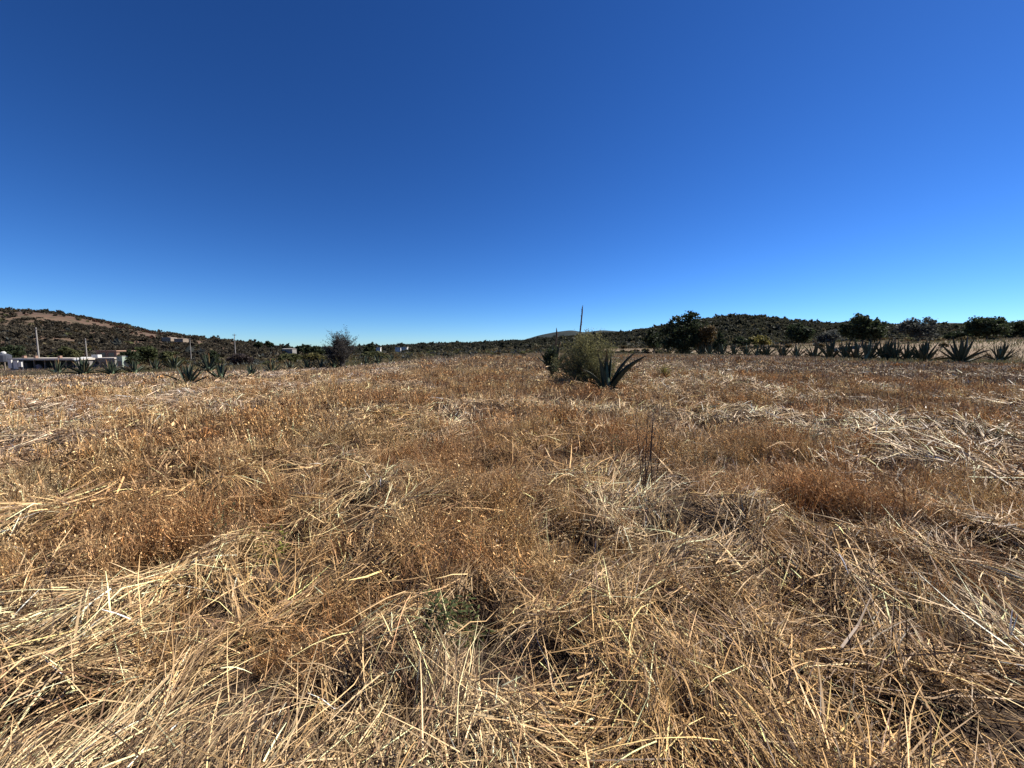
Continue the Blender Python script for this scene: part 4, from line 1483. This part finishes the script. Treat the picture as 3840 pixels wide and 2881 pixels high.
    for sx in (0.1, Wd - 0.1):
        m = MB(); m.tube([(sx, -0.3, -0.1), (sx, -0.3, zB - zg2)], 0.05, 6); m.build('post', M['wood'], a)
    # grey block house
    dep2 = 90.0
    x0, zt = at(n2p(336), n2p(1346), dep2)
    x1, _ = at(n2p(430), n2p(1346), dep2)
    zg = float(hgt(x0, dep2)) - 0.1
    H, W = zt - zg, x1 - x0
    b = thing('block_house', 'low grey concrete block house with a pale roof edge, right of the shed', 'house', (x0, dep2, zg))
    m = MB(); m.box(0, W, 0, 5, 0, H); m.build('wall', M['block'], b)
    m = MB(); m.box(-0.2, W + 0.2, -0.25, 5.2, H + 0.002, H + 0.28); m.build('roof', M['roofslab'], b)
    for a0 in (0.18, 0.66):
        fr = MB(); fr.box(a0 * W, a0 * W + 1.3, -0.06, -0.003, H * 0.42, H * 0.8); fo = fr.build('window', M['roofslab'], b)
        fr = MB(); fr.box(a0 * W + 0.1, a0 * W + 1.2, -0.075, -0.063, H * 0.45, H * 0.77); fr.build('pane', M['glass'], fo)
    fr = MB(); fr.box(0.45 * W, 0.45 * W + 0.95, -0.05, -0.003, 0, H * 0.72); fr.build('door', M['wood'], b)
    m = MB(); m.box(0.02 * W, 0.28 * W, 0.3, 1.2, H + 0.284, H + 0.95); m.build('roof_tank', M['white'], b)
    # brick house behind it
    dep3 = 104.0
    x0, zt = at(n2p(362), n2p(1314), dep3)
    x1, _ = at(n2p(436), n2p(1314), dep3)
    zg = float(hgt(x0, dep3)) - 0.1
    H, W = zt - zg, x1 - x0
    b = thing('brick_house', 'unfinished brick house with a pale flat roof, above the grey block house', 'house', (x0, dep3, zg))
    m = MB(); m.box(0, W, 0, 6, 0, H - 0.25); m.build('wall', M['brick'], b)
    m = MB(); m.box(-0.3, W + 0.3, -0.3, 6.3, H - 0.248, H); m.build('roof', M['clay'], b)
    for a0 in (0.15, 0.6):
        fr = MB(); fr.box(a0 * W, a0 * W + 1.4, -0.05, -0.003, H * 0.62, H * 0.85); fr.build('window', M['glass'], b)
    # pale green column
    x0, zt = at(n2p(436), n2p(1336), 88)
    x1, _ = at(n2p(457), n2p(1336), 88)
    zg = float(hgt(x0, 88)) - 0.1
    H, W = zt - zg, x1 - x0
    b = thing('washhouse', 'narrow pale green outhouse at the right end of the block house', 'outhouse', (x0, 88, zg))
    m = MB(); m.box(0, W, 0, 1.6, 0, H); m.build('wall', M['green_paint'], b)
    m = MB(); m.box(-0.06, W + 0.06, -0.06, 1.66, H + 0.002, H + 0.1); m.build('roof', M['concrete'], b)
    m = MB(); m.box(0.2 * W, 0.8 * W, -0.04, -0.003, 0, H * 0.6); m.build('door', M['wood'], b)
farmyard()

def far_house(label, px0, px1, py_top, py_base, dep, wall='white', roof='roofslab', gable=False):
    x0, zt = at(px0, py_top, dep)
    x1, zb = at(px1, py_base, dep)
    W, H = x1 - x0, zt - zb
    b = thing('farmhouse', label, 'house', (x0, dep, zb - 0.5))
    H += 0.5
    m = MB(); m.box(0, W, 0, W * 0.8, -1.0, H * 0.8); m.build('wall', M[wall], b)
    m = MB()
    if gable:
        yb = W * 0.8
        m.add([(-.2, -.2, H * .802), (W + .2, -.2, H * .802), (W + .2, yb + .2, H * .802), (-.2, yb + .2, H * .802), (-.2, yb / 2, H), (W + .2, yb / 2, H)],
              [(0, 1, 5, 4), (2, 3, 4, 5), (0, 4, 3), (1, 2, 5), (0, 3, 2, 1)])
    else:
        m.box(-0.2, W + 0.2, -0.2, W * 0.8 + 0.2, H * 0.802, H)
    m.build('roof', M[roof], b)
    nw = 2 if W > 4 else 1
    for k in range(nw):
        a = W * (0.2 + 0.4 * k)
        m = MB(); m.box(a, a + W * 0.14, -0.05, -0.003, H * 0.35, H * 0.6); m.build('window', M['glass'], b)
    m = MB(); m.box(W * 0.78, W * 0.9, -0.05, -0.003, 0, H * 0.5); m.build('door', M['wood'], b)
far_house('tiny white house under the horizon trees, leftmost of the three white ones', n2p(1410), n2p(1426), n2p(1302), n2p(1312), 290)
far_house('tiny white house under the horizon trees, middle of the three white ones', n2p(1482), n2p(1502), n2p(1302), n2p(1312), 290)
far_house('tiny white house under the horizon trees, rightmost and widest of the three', n2p(1504), n2p(1526), n2p(1301), n2p(1312), 280)
far_house('pale farmhouse on the lower flank of the left hill', n2p(606), n2p(640), n2p(1266), n2p(1272), 300, 'tan', 'roofslab')
far_house('tan walled farmhouse with a pitched roof on the flank of the left hill', n2p(652), n2p(686), n2p(1268), n2p(1275), 300, 'tan', 'tan', True)
far_house('small pale barn near the horizon, left of the wide low dark tree', n2p(1058), n2p(1096), n2p(1306), n2p(1316), 210, 'block', 'block', True)

# ------------------------------------------------------------------ weeds that stand out in the foreground
def green_weed(label, px, py, h, n_stem, seed, cols=((0.035, 0.05, 0.02), (0.09, 0.115, 0.04)), leafs=16, lw=0.011):
    r = np.random.default_rng(seed)
    h *= 1.2
    x, y, z = ground_hit(px, py)
    t = thing('green_weed', label, 'weed', (x, y, z))
    mb = MB()
    parts = []
    for s in range(n_stem):
        a, ln = r.uniform(0, 6.28), r.uniform(0.6, 1.0) * h
        lean = abs(r.normal(0, 0.4))
        b = Vector((r.normal(0, h * 0.12), r.normal(0, h * 0.12), -0.01))
        e = b + Vector((math.cos(a) * math.sin(lean), math.sin(a) * math.sin(lean), math.cos(lean))) * ln
        m = b.lerp(e, 0.5) + Vector((0, 0, 0.02))
        mb.tube([b, m, e], [0.004, 0.003, 0.0015], 4, cap=False)
        for k in range(leafs):
            f = (k + 1) / leafs
            p = np.array(b.lerp(e, f))
            az = r.uniform(0, 6.28)
            L = h * r.uniform(0.14, 0.28) * (1.15 - 0.6 * f)
            el = r.uniform(0.1, 0.9)
            tt = np.linspace(0, 1, 4)[:, None]
            drc = np.array([math.cos(az) * math.cos(el), math.sin(az) * math.cos(el), math.sin(el)])
            P = p + drc * L * tt + np.array([0, 0, -0.35 * L]) * tt ** 2
            side = np.array([-math.sin(az), math.cos(az), 0.2])
            wv = np.array([0.25, 1.0, 0.8, 0.05])[:, None] * lw * 0.5
            c = np.array(cols[0]) + (np.array(cols[1]) - np.array(cols[0])) * r.random()
            parts.append(ribbons(P[None], (side * wv)[None], c[None]))
    link('stems', mb.mesh('stems', M['dark_stem']), t)
    V, q, T = merge(parts)
    link('leaves', mesh_np('leaves', V, q, M['leaf'], T), t)
green_weed('dark green leafy weed in the near straw, left of the yellow green grass tuft', 236, 552, 0.34, 8, 1, ((0.03, 0.045, 0.02), (0.08, 0.10, 0.045)))
green_weed('yellow green weed tuft beside the dark leafy weed, left foreground', 272, 556, 0.28, 7, 2, ((0.10, 0.12, 0.02), (0.24, 0.25, 0.05)))
green_weed('widest green weed patch, nearest to the viewer, bottom centre of the field', 446, 650, 0.26, 20, 3, ((0.035, 0.05, 0.02), (0.11, 0.13, 0.045)), 18)
green_weed('second lobe of green weed just behind the widest patch', 466, 632, 0.22, 10, 4, ((0.035, 0.05, 0.02), (0.10, 0.12, 0.045)), 16)
green_weed('small green weed beside the tall dark dry stems', 614, 462, 0.4, 7, 5)
green_weed('small green weed near the right edge of the field', 986, 446, 0.42, 8, 6)
green_weed('small grey green weed right of centre, behind the reddish weeds', 812, 462, 0.40, 9, 7, ((0.05, 0.06, 0.035), (0.12, 0.13, 0.08)))
green_weed('small faded green weed at the left edge of the near straw', 18, 446, 0.40, 9, 8, ((0.06, 0.07, 0.03), (0.14, 0.15, 0.06)))
green_weed('yellow green mustard patch in the field right of the large agave', 664, 378, 0.6, 26, 9, ((0.12, 0.12, 0.02), (0.28, 0.24, 0.05)), 18, 0.05)
green_weed('low dark green weed in a hollow, right foreground', 700, 478, 0.32, 8, 10, ((0.03, 0.045, 0.025), (0.08, 0.1, 0.05)))

def dry_stalks(label, px, py, py_top, n, spread, seed):
    r = random.Random(seed)
    x, y, z = ground_hit(px, py)
    zt = EYE + pxdir(px, py_top)[1] * y
    H = zt - z
    t = thing('dry_stalks', label, 'weed', (x, y, z))
    for s in range(n):
        m = MB()
        a = r.uniform(0, 6.28)
        b = Vector((r.gauss(0, spread), r.gauss(0, spread), -0.02))
        hh = H * (1.0 if s == 0 else r.uniform(0.55, 0.95))
        e = b + Vector((r.gauss(0, 0.06), r.gauss(0, 0.06), 0)) * H + Vector((0, 0, hh))
        mid = b.lerp(e, 0.5) + Vector((r.gauss(0, 0.02), r.gauss(0, 0.02), 0))
        m.tube([b, mid, e], [0.0065, 0.005, 0.0025], 5)
        for k in range(9):
            f = r.uniform(0.45, 1)
            p = b.lerp(e, f)
            q = p + Vector((r.gauss(0, 0.035), r.gauss(0, 0.035), r.uniform(0.02, 0.08)))
            m.tube([p, q], [0.002, 0.001], 3)
            m.tube([q, q + Vector((0, 0, 0.02))], [0.007, 0.002], 4)
        m.build('stem', M['dark_stem'], t)
dry_stalks('tall thin dark dry stalks standing alone right of centre in front of the agave', 644, 500, 402, 6, 0.07, 1)
